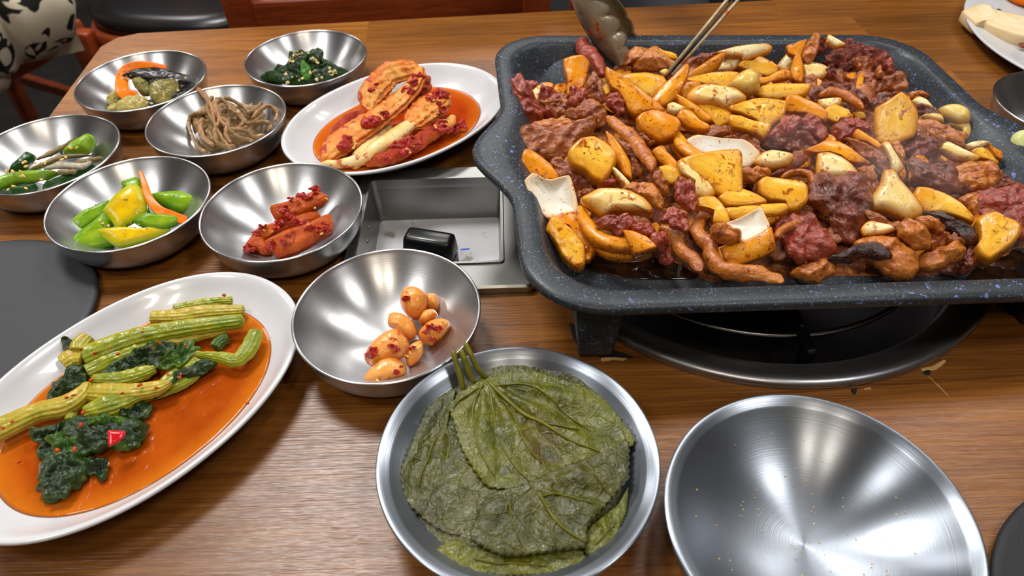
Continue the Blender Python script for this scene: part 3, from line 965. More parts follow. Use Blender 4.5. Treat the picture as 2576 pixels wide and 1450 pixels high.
# --- rear left
piece('M', 1, 1, 'dull red meat slice lying flat behind the tall red meat at the left pan wall', '270,760 350,740 480,800 700,870 810,960 800,1030 600,1000 480,1030 420,1030 330,880')
piece('W', 1, 2, 'small pale onion sliver tucked behind the tall red meat at the left pan wall', '330,880 460,790 460,870 410,1010 370,960', th=.4)
piece('B', 1, 1, 'brown meat slice with a pale edge right of the tall red meat', '490,1040 640,1000 800,990 850,1060 840,1230 720,1240 600,1140')
piece('M', 1, 1, 'small dull meat piece above the big browned meat roll', '430,1180 560,1130 720,1240 700,1290 480,1270')
piece('M', 1, 3, 'tall raw red meat piece leaning on the left pan wall', '60,760 150,665 220,700 300,830 350,950 420,1040 480,1150 460,1260 350,1310 250,1380 190,1360 120,1200 80,1000', th=1.6, z=6.2, tilt=.75)
piece('O', 1, 4, 'upright orange onion block in the rear left of the pan beside the tongs', '810,430 1070,395 1165,480 1140,640 1090,830 960,900 850,960 860,720 820,580', th=1.2)
piece('M', 1, 4, 'small bright red meat scrap below the upright orange onion block', '890,830 1100,840 1110,930 1000,1060 900,1080 850,1020 910,930')
piece('B', 1, 2, 'pointed brown meat piece right of the upright orange onion block', '1110,870 1150,760 1240,620 1330,740 1370,860 1400,940 1390,1040 1300,1020 1200,980')
piece('Y', 1, 3, 'tiny yellow onion corner left of the long orange wedge in the rear left', '1370,830 1470,790 1520,880 1420,940')
piece('M', 1, 3, 'oval raw red meat left of the long orange onion wedge', '1430,1000 1530,900 1620,930 1680,1040 1660,1160 1590,1230 1540,1150 1440,1080')
piece('B', 1, 2, 'crumpled brown meat heap above the big browned meat roll', '1100,1060 1230,990 1330,1080 1400,1160 1400,1330 1280,1380 1180,1280 900,1250 860,1170 980,1140')
piece('B', 4, 3, 'big browned meat roll against the left pan wall', '170,250 330,190 560,230 900,190 1190,80 1180,210 1090,320 960,470 860,600 700,650 580,660 430,600 260,560 150,500 150,370', th=2.0)
piece('L', 4, 3, 'light browned lip on top of the big meat roll at the left wall', '340,150 480,90 780,60 1000,100 1190,70 1100,150 800,200 560,230 400,215', th=.9)
ribbon('L', 4, 4, 'long light brown meat strip slanting down right of the meat roll', '1420,30 1580,150 1800,330 1960,550 2060,700 2090,830', [150, 190, 220, 220, 180, 90], th=.7, amp=.12)
piece('O', 1, 4, 'long orange onion wedge with a pointed top in the rear left', '1450,580 1560,640 1800,800 2000,950 2230,1140 2210,1180 2050,1170 1850,1230 1740,1150 1680,1020 1600,900 1500,850 1440,690', th=1.2)
piece('O', 4, 5, 'broad orange onion chunk at the foot of the long pointed wedge', '1880,100 1960,20 2150,-50 2436,80 2480,180 2400,330 2200,390 2060,320 1940,240', th=1.3)
piece('Y', 1, 3, 'smooth yellow-green onion slab under the rear meat by the slim utensil', '1680,690 1800,640 2000,620 2220,660 2270,760 2200,850 2080,970 1960,930 1850,830', prof='slab2')
piece('O', 1, 4, 'yellow onion wedge leaning right of the yellow-green slab', '2090,1010 2140,930 2200,850 2400,660 2570,510 2610,570 2590,700 2440,960 2320,1060 2200,1110')
piece('B', 1, 2, 'thin brown meat strand below the rear orange-brown meat', '1560,560 1740,440 1830,330 1860,420 1790,540 1720,640 1620,650')
piece('L', 1, 4, 'orange-brown meat fold between the tongs and the slim utensil', '1640,430 1720,320 1830,250 2000,270 2160,240 2260,350 2390,460 2420,520 2250,560 2050,560 1880,560 1790,470 1700,520 1640,500', th=1.5)
piece('Y', 1, 3, 'yellow onion strip behind the rear orange-brown meat fold', '2160,250 2260,310 2436,340 2436,420 2300,400')
piece('G', 1, 4, 'tiny white garlic bit at the tip of the slim utensil', '2200,590 2290,550 2330,590 2270,650', th=.6)
ribbon('M', 1, 5, 'long raw red meat strip hanging beside the tongs', '1040,130 1120,290 1260,440 1380,640', [230, 260, 220, 190], th=1.3, amp=.2, endk=3)

# --- rear middle
piece('W', 2, 2, 'long half-white onion leaf lying furthest back in the pan', '780,310 1000,240 1200,210 1400,195 1470,240 1450,300 1300,360 1100,420 1090,370 900,360')
piece('B', 2, 2, 'brown-bottomed slice right of the slim utensil at the back', '260,400 420,340 560,350 680,340 780,330 660,400 400,520 270,500')
piece('O', 2, 3, 'slender orange onion wedge in the rear centre right of the slim utensil', '280,640 500,500 680,380 790,340 800,400 700,540 560,630 320,690')
piece('W', 2, 2, 'peach-white onion slab in the rear centre below the half-white leaf', '760,480 860,400 1000,370 1090,380 1080,440 1000,530 890,580 740,590')
piece('Y', 2, 3, 'flat ribbed yellow onion strip left of the round garlic bulb', '260,730 420,680 640,630 860,610 980,620 970,700 880,830 700,790 500,770')
piece('Y', 2, 3, 'red-spotted yellow onion piece behind the round garlic bulb', '1050,530 1110,460 1240,460 1330,380 1420,420 1560,520 1560,600 1460,650 1330,640 1180,580')
piece('G', 2, 5, 'large round garlic bulb in the rear centre of the pan', '900,800 980,690 1100,610 1220,590 1310,650 1330,760 1290,880 1180,930 1050,920 940,870', th=2.4)
piece('O', 2, 3, 'orange onion scrap just right of the round garlic bulb', '1330,700 1480,680 1600,590 1700,560 1760,620 1770,690 1600,720 1380,780')
piece('M', 2, 1, 'small dark red meat bit behind the red-spotted onion', '1400,330 1520,330 1580,420 1590,520 1490,480')
piece('W', 2, 2, 'cream onion triangle under the upright orange sliver at the rear', '1600,510 1730,350 1790,340 1880,380 1790,560 1730,620')
piece('O', 2, 3, 'glossy orange onion slab behind the cream triangle at the rear', '1740,220 1860,190 2010,150 1960,270 1950,350 1890,380 1770,330')
piece('O', 2, 4, 'upright orange onion sliver with two dark red spots at the rear', '1790,560 1840,400 1920,360 1960,480 1970,660 1940,750 1860,720 1800,650')
piece('L', 2, 4, 'pointed translucent brown piece standing up at the rear edge', '1960,350 2000,220 2130,40 2210,90 2190,250 2130,400 2060,450 1980,420')
piece('W', 2, 3, 'white onion slab with an orange end left of the red crusty meat', '1970,490 2080,460 2250,500 2330,560 2330,640 2220,690 2070,720 1990,700')
piece('C', 2, 4, 'orange-red crumb at the end of the white rear onion slab', '2310,520 2420,530 2420,620 2370,690 2310,650')
piece('Y', 2, 4, 'long yellow onion boat right of the round garlic bulb', '1290,880 1420,800 1620,770 1850,780 2060,790 2040,850 1980,940 1840,960 1600,990 1420,980 1300,930')
piece('Y', 2, 2, 'yellow onion shoulder under the large pale onion cap', '440,1090 700,1100 880,1140 900,1200 860,1330 720,1390 600,1250 490,1140')
piece('W', 2, 4, 'large pale onion cap in the middle of the pan', '310,980 390,870 560,800 760,830 960,870 1100,980 1080,1040 940,1090 900,1150 820,1150 700,1090 480,1090 340,1050', th=1.9)
piece('O', 2, 2, 'small orange onion between the leaning wedge and the pale cap', '180,920 240,770 380,750 480,810 440,880 330,960 250,1000')
piece('Y', 2, 4, 'ridged yellow onion half right of the large pale cap', '930,1120 1090,1060 1290,1000 1530,1010 1700,1050 1700,1120 1640,1270 1470,1380 1380,1420 1300,1300 1050,1200 940,1170', amp=.12, ns=1.8)
piece('Y', 5, 5, 'orange-yellow cut face below the ridged yellow onion half', '910,100 930,20 1060,40 1250,110 1480,130 1460,250 1380,330 1280,280 1100,220 950,180')
piece('O', 2, 4, 'brownish orange onion slab left of the central dark red meat', '1720,1060 1760,960 1880,940 2010,1000 2200,1080 2300,1200 2280,1320 2200,1280 2000,1200 1750,1170')
piece('O', 2, 3, 'narrow orange onion strip left of the pale cap', '150,960 260,1010 480,1130 600,1250 610,1300 500,1330 380,1200 200,1100')
piece('O', 2, 5, 'vivid orange onion corner below the narrow strip left of the cap', '140,1270 230,1150 360,1170 460,1320 600,1390 570,1450 440,1440 300,1400')
piece('W', 2, 4, 'pinkish white onion stub left of the vivid orange corner', '0,1080 80,1040 200,1100 250,1130 200,1200 80,1220 0,1180')

# --- rear right
piece('C', 3, 1, 'red saucy meat clump beside the white shard at the rear right', '0,130 80,110 160,190 60,250 0,260')
piece('W', 3, 3, 'white onion shard sticking up at the rear right edge', '95,120 120,45 180,70 300,150 200,180', th=.6)
piece('C', 3, 3, 'large crusty red meat mass in the rear right corner', '210,220 330,140 470,180 640,240 800,290 760,380 670,450 560,480 450,530 330,500 220,400 100,380 120,280', th=2.2)
piece('B', 3, 5, 'orange-brown flake on top of the crusty red mass', '400,330 560,300 640,350 600,480 480,470', th=.8)
piece('M', 3, 4, 'red meat lobe at the right end of the crusty mass', '760,340 830,310 880,400 880,480 800,500 740,420')
piece('L', 3, 5, 'short orange stick standing by the crusty red mass', '680,430 730,400 760,480 740,545 680,540', th=.8)
piece('B', 3, 2, 'brown shredded meat slope below the crusty red mass', '400,600 500,480 590,480 700,540 830,560 920,480 990,530 990,650 920,690 780,680 640,760 500,720')
piece('O', 3, 4, 'small orange flap at the right tip of the shredded meat', '830,580 900,540 995,525 985,600 900,600', th=.5)
piece('D', 3, 2, 'dark purple-brown meat under the orange-brown arc at the rear right', '-130,690 0,650 200,610 380,640 480,740 560,820 430,840 200,760 0,800')
ribbon('L', 3, 4, 'orange-brown meat arc curving over the dark meat at the rear right', '0,750 150,710 300,745 430,830 530,920', [80, 110, 120, 110, 70], th=.8, amp=.1)
piece('D', 3, 1, 'dull wine-red meat behind the big yellow onion slab', '620,790 780,720 920,720 940,760 800,850 680,920 560,900')
piece('W', 3, 3, 'white onion piece under the orange-brown arc', '0,820 100,800 240,800 230,870 100,930 20,890')
piece('Y', 3, 3, 'frayed yellow onion below the white piece under the arc', '60,960 180,870 330,940 350,1020 220,1080 90,1030', amp=.14)
piece('Y', 3, 1, 'tiny yellow onion block left of the big yellow slab', '400,980 510,960 540,1040 440,1030')
piece('L', 3, 2, 'brown fringe of meat above right of the big yellow slab', '1010,760 1120,715 1240,730 1300,770 1240,790 1100,810')
piece('W', 3, 3, 'two-lobed white onion bit right of the big yellow slab', '1100,830 1180,770 1260,800 1330,900 1250,880 1150,870', th=.7)
piece('D', 3, 2, 'dark meat strip under the two-lobed white bit', '1120,880 1260,880 1400,950 1480,1000 1350,1010 1170,980')
piece('Y', 3, 5, 'big yellow onion slab standing in the right half of the pan', '680,920 800,850 960,750 1050,820 1140,960 1140,1120 1100,1220 980,1280 800,1320 680,1280 670,1060', th=1.0, tilt=.75, sharp=.7)
piece('G', 3, 3, 'yellow garlic clove at the right wall, upper of a touching pair', '1430,920 1550,880 1660,890 1750,950 1750,1050 1640,1080 1560,1050 1460,990', th=1.6)
piece('G', 3, 2, 'yellow garlic clove at the right wall, lower of a touching pair', '1500,1110 1640,1080 1740,1080 1780,1180 1750,1260 1690,1290 1680,1200 1600,1160', th=1.5)
piece('G', 3, 4, 'glossy yellow garlic clove half under the orange strip near the right wall', '1210,1000 1330,980 1440,1000 1460,1070 1360,1070 1250,1040')
piece('L', 3, 3, 'orange meat strip pointing right below the glossy garlic clove', '1140,1110 1200,1050 1400,1080 1600,1170 1700,1210 1670,1330 1540,1310 1400,1260 1250,1180')
piece('G', 3, 1, 'pale green garlic clove alone on the right pan wall', '2245,1320 2290,1230 2380,1185 2470,1200 2520,1290 2500,1390 2420,1450 2310,1430', th=1.6, mt='garlic_g', z=4.6)
piece('M', 3, 3, 'bright red crumbled meat left of the big yellow slab', '170,1160 280,1060 440,1040 570,1090 560,1170 420,1180 400,1250 250,1280')

# --- centre
piece('D', 5, 2, 'dark shaded meat under the paired red meat lumps in the centre', '1380,380 1460,330 1700,320 1900,240 2080,330 2150,450 1900,520 1680,490 1480,450')
piece('M', 5, 4, 'glossy red meat lump in the centre, left of a touching pair', '1520,280 1640,90 1760,20 1900,20 1940,90 1880,200 1740,310 1640,340 1460,330')
piece('M', 5, 4, 'glossy red meat lump in the centre, right of a touching pair', '1930,100 2070,0 2180,40 2240,110 2330,260 2240,380 2140,340 1980,250 1910,210')
piece('B', 5, 2, 'saucy brown meat below the pale cap in the middle', '520,330 660,180 780,190 760,290 830,180 940,190 1180,270 1150,380 1000,400 800,350 600,370')
piece('B', 5, 2, 'brown gristly meat beside the central dark meat', '800,330 1000,300 1180,330 1330,480 1400,560 1290,600 1180,470 950,400')
piece('H', 5, 3, 'white-faced onion slab in the middle with an orange rim', '320,440 480,350 800,390 1080,410 1200,490 1280,580 1240,680 1120,760 1050,770 1000,640 900,580 700,590 500,570', th=1.0, cup=.1)
piece('O', 5, 2, 'orange inner leaf left of the curled onion arc', '20,360 80,300 150,400 280,560 400,640 300,680 180,640 70,500')
ribbon('O', 5, 4, 'curled orange onion arc left of the white-faced slab', '110,240 170,390 280,520 420,590 540,620', [120, 190, 190, 170, 120], th=.7, amp=.03, sq=3)
piece('O', 4, 3, 'small orange onion block left of the fan wedge', '2110,550 2250,470 2310,560 2436,690 2420,800 2300,760 2180,660')
piece('Y', 5, 3, 'pale yellow onion block under the fan wedge at its left', '-110,800 20,750 110,800 230,870 140,960 60,1000 -60,960')
piece('W', 5, 4, 'smooth yellow-white onion slab under the fan wedge', '150,740 250,680 560,1000 720,1060 700,1130 560,1220 430,1200 380,1100 400,1010 200,870')
piece('O', 5, 5, 'large fan-shaped onion wedge with layered cuts in the middle', '230,700 400,650 700,590 1000,550 1050,600 1050,800 1050,1000 1050,1200 980,1260 880,1260 700,1160 540,1000 380,880 240,780', th=1.5, sharp=.8, mt='onion_y')
piece('M', 5, 6, 'raw pink-red meat tongue left of the fan wedge', '110,1060 150,950 230,910 320,950 370,1050 420,1170 430,1300 380,1400 280,1380 130,1280 120,1180', th=1.0)
piece('M', 7, 5, 'raw pink-red meat nugget below the pink-red tongue', '2120,240 2230,190 2320,230 2400,420 2350,500 2260,520 2130,430 2000,400 1980,360')
piece('W', 5, 4, 'pale garlic-like onion tip right of the fan wedge', '1280,700 1380,580 1500,530 1650,560 1780,590 1810,650 1740,740 1600,780 1460,790 1330,760', th=1.4)
piece('L', 5, 3, 'sauced white scrap below the pale onion tip', '1060,830 1150,790 1280,790 1470,800 1480,880 1390,930 1250,970 1070,970')
ribbon('D', 5, 3, 'thin dark meat strip running up right from the pale onion tip', '2030,610 1850,720 1650,830 1480,900', [150, 140, 110, 70], th=.6, amp=.12)
ribbon('L', 5, 4, 'hooked orange-brown strip above the yellow slab right of centre', '1650,920 1800,850 1960,840 2080,890 2110,1010', [70, 90, 100, 100, 90], th=.7, amp=.06)
piece('Y', 5, 4, 'shiny yellow onion slab right of the fan wedge', '1340,1020 1430,950 1650,970 1940,1000 2000,1080 2000,1270 1880,1380 1760,1400 1700,1290 1500,1260 1370,1190 1340,1110', th=1.2)
piece('Y', 5, 4, 'flat yellow onion triangle right of the fan wedge base', '880,1120 1060,1080 1200,1140 1400,1260 1400,1300 1100,1340 860,1330 760,1230')
piece('Y', 8, 5, 'yellow onion stick lying in front of the shiny slab', '870,220 1000,210 1400,160 1680,150 1720,240 1640,300 1400,340 1050,370 900,340')
piece('O', 8, 4, 'orange onion underside below the yellow stick', '1400,340 1610,300 1610,370 1480,440 1400,420')
piece('Y', 8, 4, 'small yellow onion facet left of the yellow stick', '440,90 560,70 680,50 790,150 870,330 880,420 800,440 650,400 680,260 500,200 430,180')

# --- front left
piece('O', 4, 3, 'red-spotted orange onion at the left wall above the white hollow one', '190,820 250,560 320,550 450,620 600,750 690,900 690,960 580,970 440,920 330,920 270,880')
piece('B', 4, 2, 'chunky red-brown meat beside the facetted onion on the left', '640,720 740,640 900,760 1000,850 1100,930 1280,1010 1290,1090 1130,1110 960,1090 880,930 720,940 690,830')
piece('M', 4, 2, 'small red meat nub under the facetted onion on the left', '1310,1000 1450,920 1570,980 1540,1040 1400,1080 1300,1070')
piece('Y', 4, 5, 'facetted yellow onion corner with a red smear on the left', '890,640 900,560 1060,410 1240,370 1400,450 1550,580 1530,720 1440,900 1340,1000 1200,920 1120,830 930,740', th=1.5, sharp=.8)
piece('W', 4, 3, 'thin pink-white strip under the orange spear on the left', '1490,790 1560,800 1750,980 1800,1060 1720,1090 1600,960')
piece('O', 4, 4, 'orange onion spear beside the long light brown strip', '1430,280 1540,360 1640,480 1760,680 1780,920 1660,860 1560,700 1560,560 1450,440')
piece('B', 4, 2, 'red-brown sauce-covered meat between spear and light brown strip', '1600,400 1750,450 1900,640 1950,760 1900,860 1800,880 1770,680 1680,520')
piece('B', 4, 3, 'ragged brown meat below the right of the orange chunk', '1870,310 1960,290 2110,350 2120,400 2060,440 1980,430')
piece('B', 4, 2, 'brown saucy meat left of the raw pink-red tongue', '2080,850 2180,830 2320,980 2300,1200 2200,1120 2080,970')
piece('B', 4, 2, 'small brown meat scrap right of the white hollow onion', '980,1150 1080,1120 1240,1130 1100,1220 1030,1270 980,1280')
piece('L', 4, 3, 'round brown meat disc right of the pale front cap', '1690,1090 1780,1040 1950,1000 2100,1040 2180,1120 2220,1260 2220,1380 2080,1300 1950,1220 1830,1170')
piece('H', 4, 5, 'white hollow onion quarter in the front left corner', '265,1000 380,895 500,960 610,990 860,930 950,1200 980,1400 930,1440 700,1500 560,1500 430,1380 340,1220', th=1.0, cup=.55)
piece('W', 7, 5, 'long pale onion cap with an orange underside in the front left', '860,90 1000,10 1100,-50 1300,-60 1500,-30 1700,80 1800,200 1810,300 1700,260 1500,260 1300,250 1140,320 1050,250 960,190', th=1.6)
piece('O', 7, 2, 'orange onion slab behind the ribbed corner onion in the front left', '430,380 580,330 740,290 790,330 800,430 900,560 1010,720 1050,800 980,830 860,740 760,640 640,440')
piece('O', 7, 1, 'wet orange onion scrap below the front left slab', '850,780 1000,820 1010,880 940,970 840,970')
piece('Y', 7, 3, 'ribbed yellow-white onion end closest to the front left rim', '350,560 410,420 480,390 560,470 700,580 840,760 840,1000 780,1060 680,1030 560,900 480,740', amp=.1, ns=2, th=1.3)
piece('M', 7, 1, 'tiny dark meat bit at the front left wall', '270,440 340,360 410,390 400,460 340,540 300,500')
ribbon('O', 7, 1, 'lower orange onion crescent in the front left', '1040,750 1250,870 1560,890 1860,880', [150, 170, 160, 90], th=.9, amp=.03, sq=3)
ribbon('O', 7, 3, 'upper orange onion crescent in the front left', '800,190 880,420 1020,600 1250,730 1560,770 1850,840', [110, 210, 230, 230, 190, 90], th=1.1, amp=.03, sq=3)
piece('O', 7, 4, 'small orange onion triangle on the crescents in front', '1450,560 1580,560 1780,640 1910,780 1750,840 1600,870 1540,780', th=.8, sharp=.8)
piece('M', 7, 5, 'glossy pink-red meat below the long pale front cap', '1060,420 1160,330 1400,310 1560,330 1600,420 1540,500 1400,570 1250,540 1130,480')
piece('M', 7, 4, 'pink meat lobe right of the glossy front meat', '1500,520 1640,430 1790,430 1900,520 1850,620 1760,630 1640,570')
piece('M', 7, 4, 'round pink meat lump beside the front twisted strips', '1840,640 1960,590 2080,610 2120,680 2090,780 1990,820 1880,760', th=1.4)
piece('M', 7, 2, 'lowest pink meat lump in front of the twisted strips', '1950,860 2090,800 2150,900 2170,960 2100,990 2000,960')
ribbon('L', 8, 2, 'shorter twisted orange meat strip at the front', '-130,480 60,560 140,700 220,850 380,960 480,1120', [100, 170, 190, 195, 170, 80], th=.9, amp=.12, twist=1.2, endk=3)
ribbon('L', 8, 3, 'long twisted orange meat strip trailing right along the front wall', '560,300 430,480 490,640 620,760 640,900 740,1060 900,1140 1200,1150 1450,1190 1700,1270', [210, 250, 250, 230, 215, 215, 200, 175, 130, 50], th=1.0, amp=.14, twist=1.6, M=46, endk=5)
piece('L', 8, 5, 'peanut-shaped brown nub on the white onion in front', '650,500 700,450 830,460 960,510 1040,570 1010,650 900,710 800,680 650,610', th=1.4)
ow = piece('H', 8, 4, 'onion wedge with a white inside and orange front, front centre', '850,460 1050,380 1200,300 1340,230 1400,350 1460,480 1400,560 1180,680 1090,700 1000,560', th=.8, tilt=.5, norot=True)
x = piece('O', 8, 4, '', '800,780 1080,710 1300,620 1480,500 1520,660 1540,820 1340,920 1100,1010 960,1040 890,1020', th=1.1, sharp=.85, tilt=.85, norot=True)
for k in list(x.keys()): del x[k]
x.name = 'outer_layer'
x.parent = ow; x.location = x.location - ow.location
x['label'] = 'orange outer layer'

# --- front right
piece('O', 6, 4, 'large smooth orange onion slab right of centre', '-140,430 0,370 80,320 230,315 340,390 480,510 580,580 470,580 350,560 250,490 100,450 -60,460')
piece('W', 6, 5, 'onion half with a pale base below the large smooth slab', '-20,640 0,480 130,460 260,510 370,600 430,690 400,740 180,745 0,740', th=1.2)
piece('B', 6, 3, 'saucy red-orange meat below the big yellow slab', '360,310 480,330 640,400 760,440 830,560 850,650 770,690 640,560 480,480')
piece('O', 6, 4, 'orange onion ridge on the saucy meat below the big yellow slab', '410,240 460,180 560,250 680,320 740,400 700,420 560,330 430,290')
piece('W', 6, 4, 'upright cream onion strip below the big yellow slab', '740,360 820,340 880,440 990,610 900,700 850,690 830,560 790,460')
piece('L', 6, 2, 'tan meat slip right of the upright cream strip', '840,340 950,330 1010,440 980,570 920,500')
piece('D', 6, 2, 'broad steaming brown meat slice in the right half', '1000,400 1060,290 1160,220 1300,270 1450,320 1360,420 1280,480 1230,600 1100,480')
piece('D', 6, 3, 'dark wrinkled meat roll in the right half', '1090,620 1130,520 1250,600 1420,620 1580,640 1620,780 1640,880 1500,900 1300,850 1160,800', th=1.6)
piece('W', 6, 4, 'cream onion slab right above the dark wrinkled roll', '1330,410 1380,340 1520,320 1700,420 1860,500 1800,550 1600,520 1450,440 1400,430')
piece('W', 6, 2, 'small cream onion flake near the right wall', '1700,380 1790,330 1920,320 1990,340 1900,400 1760,420')
piece('O', 6, 2, 'orange frill at the right edge of the food', '1990,350 2080,420 2150,420 2140,520 2080,500', th=.6)
piece('Y', 6, 3, 'bright yellow onion fold near the right wall', '1800,450 1920,400 2020,440 2090,540 2080,590 1990,540 1880,510', amp=.12)
piece('L', 6, 4, 'bulging tan meat lump near the right wall', '1590,640 1700,580 1900,560 2070,590 2130,720 2050,850 1900,910 1750,920 1640,830 1590,730', th=1.7)
piece('L', 6, 5, 'glossy orange knob on the bulging tan lump', '1690,800 1760,740 1900,720 2000,780 1960,860 1800,880', th=1.2)
piece('D', 6, 2, 'thin dark meat edge behind the big red slice at the right', '2100,850 2200,720 2330,830 2414,870 2300,890')
piece('M', 6, 3, 'big raw red meat slice at the right frame edge', '1780,1000 1850,910 2100,890 2400,880 2560,950 2600,1250 2500,1450 2330,1420 2150,1300 1920,1220 1800,1120', th=1.3, wr=.05)
piece('L', 6, 4, 'fibrous tan end of the big red slice', '1660,980 1740,940 1850,920 1870,1020 1840,1160 1700,1080')
piece('W', 6, 4, 'large pale onion wedge with brown scratches front right', '600,1020 720,860 760,710 880,700 940,800 1050,920 1130,1030 1190,1150 1130,1200 1010,1240 900,1190 760,1130 600,1120', th=1.8)
piece('Y', 6, 4, 'oval yellow onion disc beside the scratched pale wedge', '1120,980 1170,890 1300,890 1480,950 1650,1060 1790,1230 1760,1270 1600,1210 1430,1160 1250,1150 1150,1060', th=1.1)
piece('D', 6, 3, 'large dark red glazed meat sheet front centre right', '-70,850 0,740 180,750 480,740 560,900 580,1080 550,1200 520,1300 430,1450 250,1400 100,1200 -60,1050', th=1.5)
piece('B', 6, 4, 'browned crest of the glazed meat sheet', '430,720 520,600 620,610 720,700 770,750 700,880 580,1040 480,850', th=1.2)
piece('X', 6, 5, 'charred tip above the scratched pale wedge', '660,640 770,740 740,820 680,760', th=.7)
piece('M', 8, 3, 'folded purple-red meat pocket at the front right of centre', '1540,560 1640,430 1800,370 2000,340 2080,310 2200,440 2300,600 2400,760 2350,880 2100,930 1900,930 1760,850 1700,640', th=1.5)
ribbon('L', 8, 4, 'orange rim of the folded meat pocket in front', '1560,650 1690,510 1900,420 2090,350', [110, 130, 140, 110], th=.7, amp=.12)
piece('L', 9, 2, 'yellow-brown fat end at the front wall', '-330,1000 -200,900 20,800 130,760 180,850 180,960 100,1050 0,1080 -200,1060', th=1.4)
piece('W', 9, 3, 'white onion sliver under the scratched pale wedge in front', '550,440 640,340 860,390 960,440 800,490 590,505', th=.7)
piece('B', 9, 4, 'sticky red-brown sauce strand under the scratched pale wedge', '600,220 760,240 900,330 1000,350 960,430 760,370 640,340', th=.6)
piece('M', 9, 2, 'small red meat between the front browned lumps', '820,560 860,470 980,480 1080,600 1080,700 960,640')
piece('L', 9, 3, 'browned lump with a dark scorched patch at the front wall', '500,640 600,570 800,560 1000,620 1180,770 1220,840 1210,940 1080,1030 900,1000 760,920 620,800', th=1.8)
ribbon('X', 9, 4, 'scorched black-brown strand along the front wall', '100,820 300,790 480,730 640,690 820,740 920,800', [90, 140, 170, 200, 220, 100], th=.9, amp=.2)
piece('L', 9, 4, 'smooth orange clove-shaped lump at the front wall', '1230,860 1300,780 1500,700 1700,610 1800,650 1820,720 1740,830 1560,920 1350,960 1240,930', th=1.6)
piece('D', 9, 2, 'dark sticky meat ring at the front right corner', '1560,960 1760,850 1900,640 1970,760 1970,860 1890,960 1760,990', th=1.4)
piece('X', 9, 3, 'dark scorched meat behind the orange lumps front right', '1350,260 1550,250 1700,330 1880,400 1960,500 1940,600 1800,610 1650,480 1500,330', th=1.2)
piece('L', 9, 5, 'tan shiny lump left of the pinkish fat piece front right', '980,420 1060,350 1200,360 1330,460 1380,600 1340,680 1220,680 1100,580 990,500', th=1.6)
piece('L', 9, 5, 'pinkish tan fat piece behind the shiny lump front right', '1230,330 1300,290 1450,320 1570,420 1560,480 1430,450 1300,400', th=1.0)
piece('B', 9, 4, 'brown meat bit right of the shiny tan lump', '1590,560 1690,470 1760,560 1840,600 1740,640 1600,600')
piece('B', 9, 3, 'sticky brown meat between the tan lump and the clove-shaped lump', '1330,480 1480,460 1600,520 1580,640 1440,680 1340,700')
piece('Y', 9, 4, 'yellow onion chunk in the front right corner', '1970,380 2010,330 2180,290 2330,370 2500,430 2470,560 2380,660 2250,760 2100,860 2000,790 1960,690 2010,620 2000,500', th=1.9, sharp=.8)

# ------------------------------------------------------------------ side dish foods
M['zucc_g'] = food('zucchini green flesh', '8aa41c', '5f8a12', '3f7a10', None, sss=.15, bump=.12, eg=.8, rough=.2)
M['zucc_y'] = food('zucchini yellow flesh', 'dcb80a', 'c8a00c', '7fa018', None, sss=.15, bump=.12, eg=.75, rough=.2)
M['carrot'] = food('carrot orange', 'ea7a10', 'e06a0a', 'd85a06', None, sss=.1, bump=.08, eg=.4)
M['egg_dark'] = food('eggplant skin', '1d1716', '0f0c10', '2c2418', None, bump=.3, rough=.18, coat=.4)
M['egg_flesh'] = food('eggplant flesh', '8a7c3e', '6a6230', '4a4a26', None, sss=.1, bump=.3, rough=.2)
M['egg_pale'] = food('eggplant pale flesh', 'b0a060', '948440', '7c7c34', None, sss=.1, bump=.25, rough=.2)
M['spin'] = food('blanched spinach', '16300a', '0c1e08', '24460e', None, sc=130, bump=.6, rough=.25, fine=.1)
M['spin_l'] = food('spinach light leaf', '3a6a14', '22480f', '4c7c1c', None, sc=130, bump=.5, rough=.25)
M['mince'] = food('minced garlic', 'd8c890', 'bca668', None, None, sc=200, bump=.3)
M['fern'] = food('fern stem brown', '8a6c44', '6e5434', '9c7c50', 'c8b088', sc=140, sth=.6, bump=.5, rough=.32)
M['fern_p'] = food('fern stem pinkish brown', 'a07850', '866040', 'ae8658', 'd0ba94', sc=140, sth=.62, bump=.5, rough=.3)
M['pep_d'] = food('dark green pepper', '1f4a12', '12340e', '2c5c16', None, bump=.25, rough=.16, coat=.5)
M['pep_l'] = food('light green pepper', '7a9c16', '5c8412', '8aa81e', None, bump=.35, rough=.18, coat=.5)
M['fish'] = food('dried anchovy', '8a7850', '6c5c3c', '5c4c30', 'b8a878', sc=160, bump=.4, rough=.3)
M['fish_s'] = food('silver anchovy', 'a8a494', '8c8670', '6c6044', 'c89c50', sc=160, bump=.3, rough=.24)
M['sesame'] = food('sesame seed', 'e0bc70', 'd0a650', None, None, bump=.05)
M['radish'] = food('kimchi radish', 'c05c0c', 'a84006', '902206', '7a1006', sc=90, sth=.54, ssc=130, bump=.8, rough=.2, sss=.0, eg=.5, bd=.002, fleck='7a0c06')
M['pgarlic'] = food('pickled garlic', 'e0a256', 'd48430', 'd8701c', 'a81c06', sc=80, sth=.57, ssc=110, bump=.25, rough=.16, sss=.15, coat=.5)
M['paste'] = food('red chili paste', 'a81e0c', '8a1208', 'c43a10', None, sc=160, bump=.8, rough=.16, coat=.5)
M['cab'] = food('kimchi cabbage', 'dca052', 'cc701c', 'c0500c', 'a01c06', sc=60, sth=.55, ssc=90, bump=.5, rough=.2, sss=.05, bd=.0025, fleck='98140a')
M['cab_w'] = food('kimchi cabbage stalk', 'e2cc94', 'd8b064', 'c87824', 'a42c0a', sc=60, sth=.57, ssc=110, bump=.4, rough=.2, sss=.08, fleck='a8240c')
M['cab_r'] = food('kimchi cabbage leafy end', 'b04010', '942408', 'c0601c', '7c0e06', sc=110, sth=.52, ssc=140, bump=1.0, rough=.22, bd=.003)
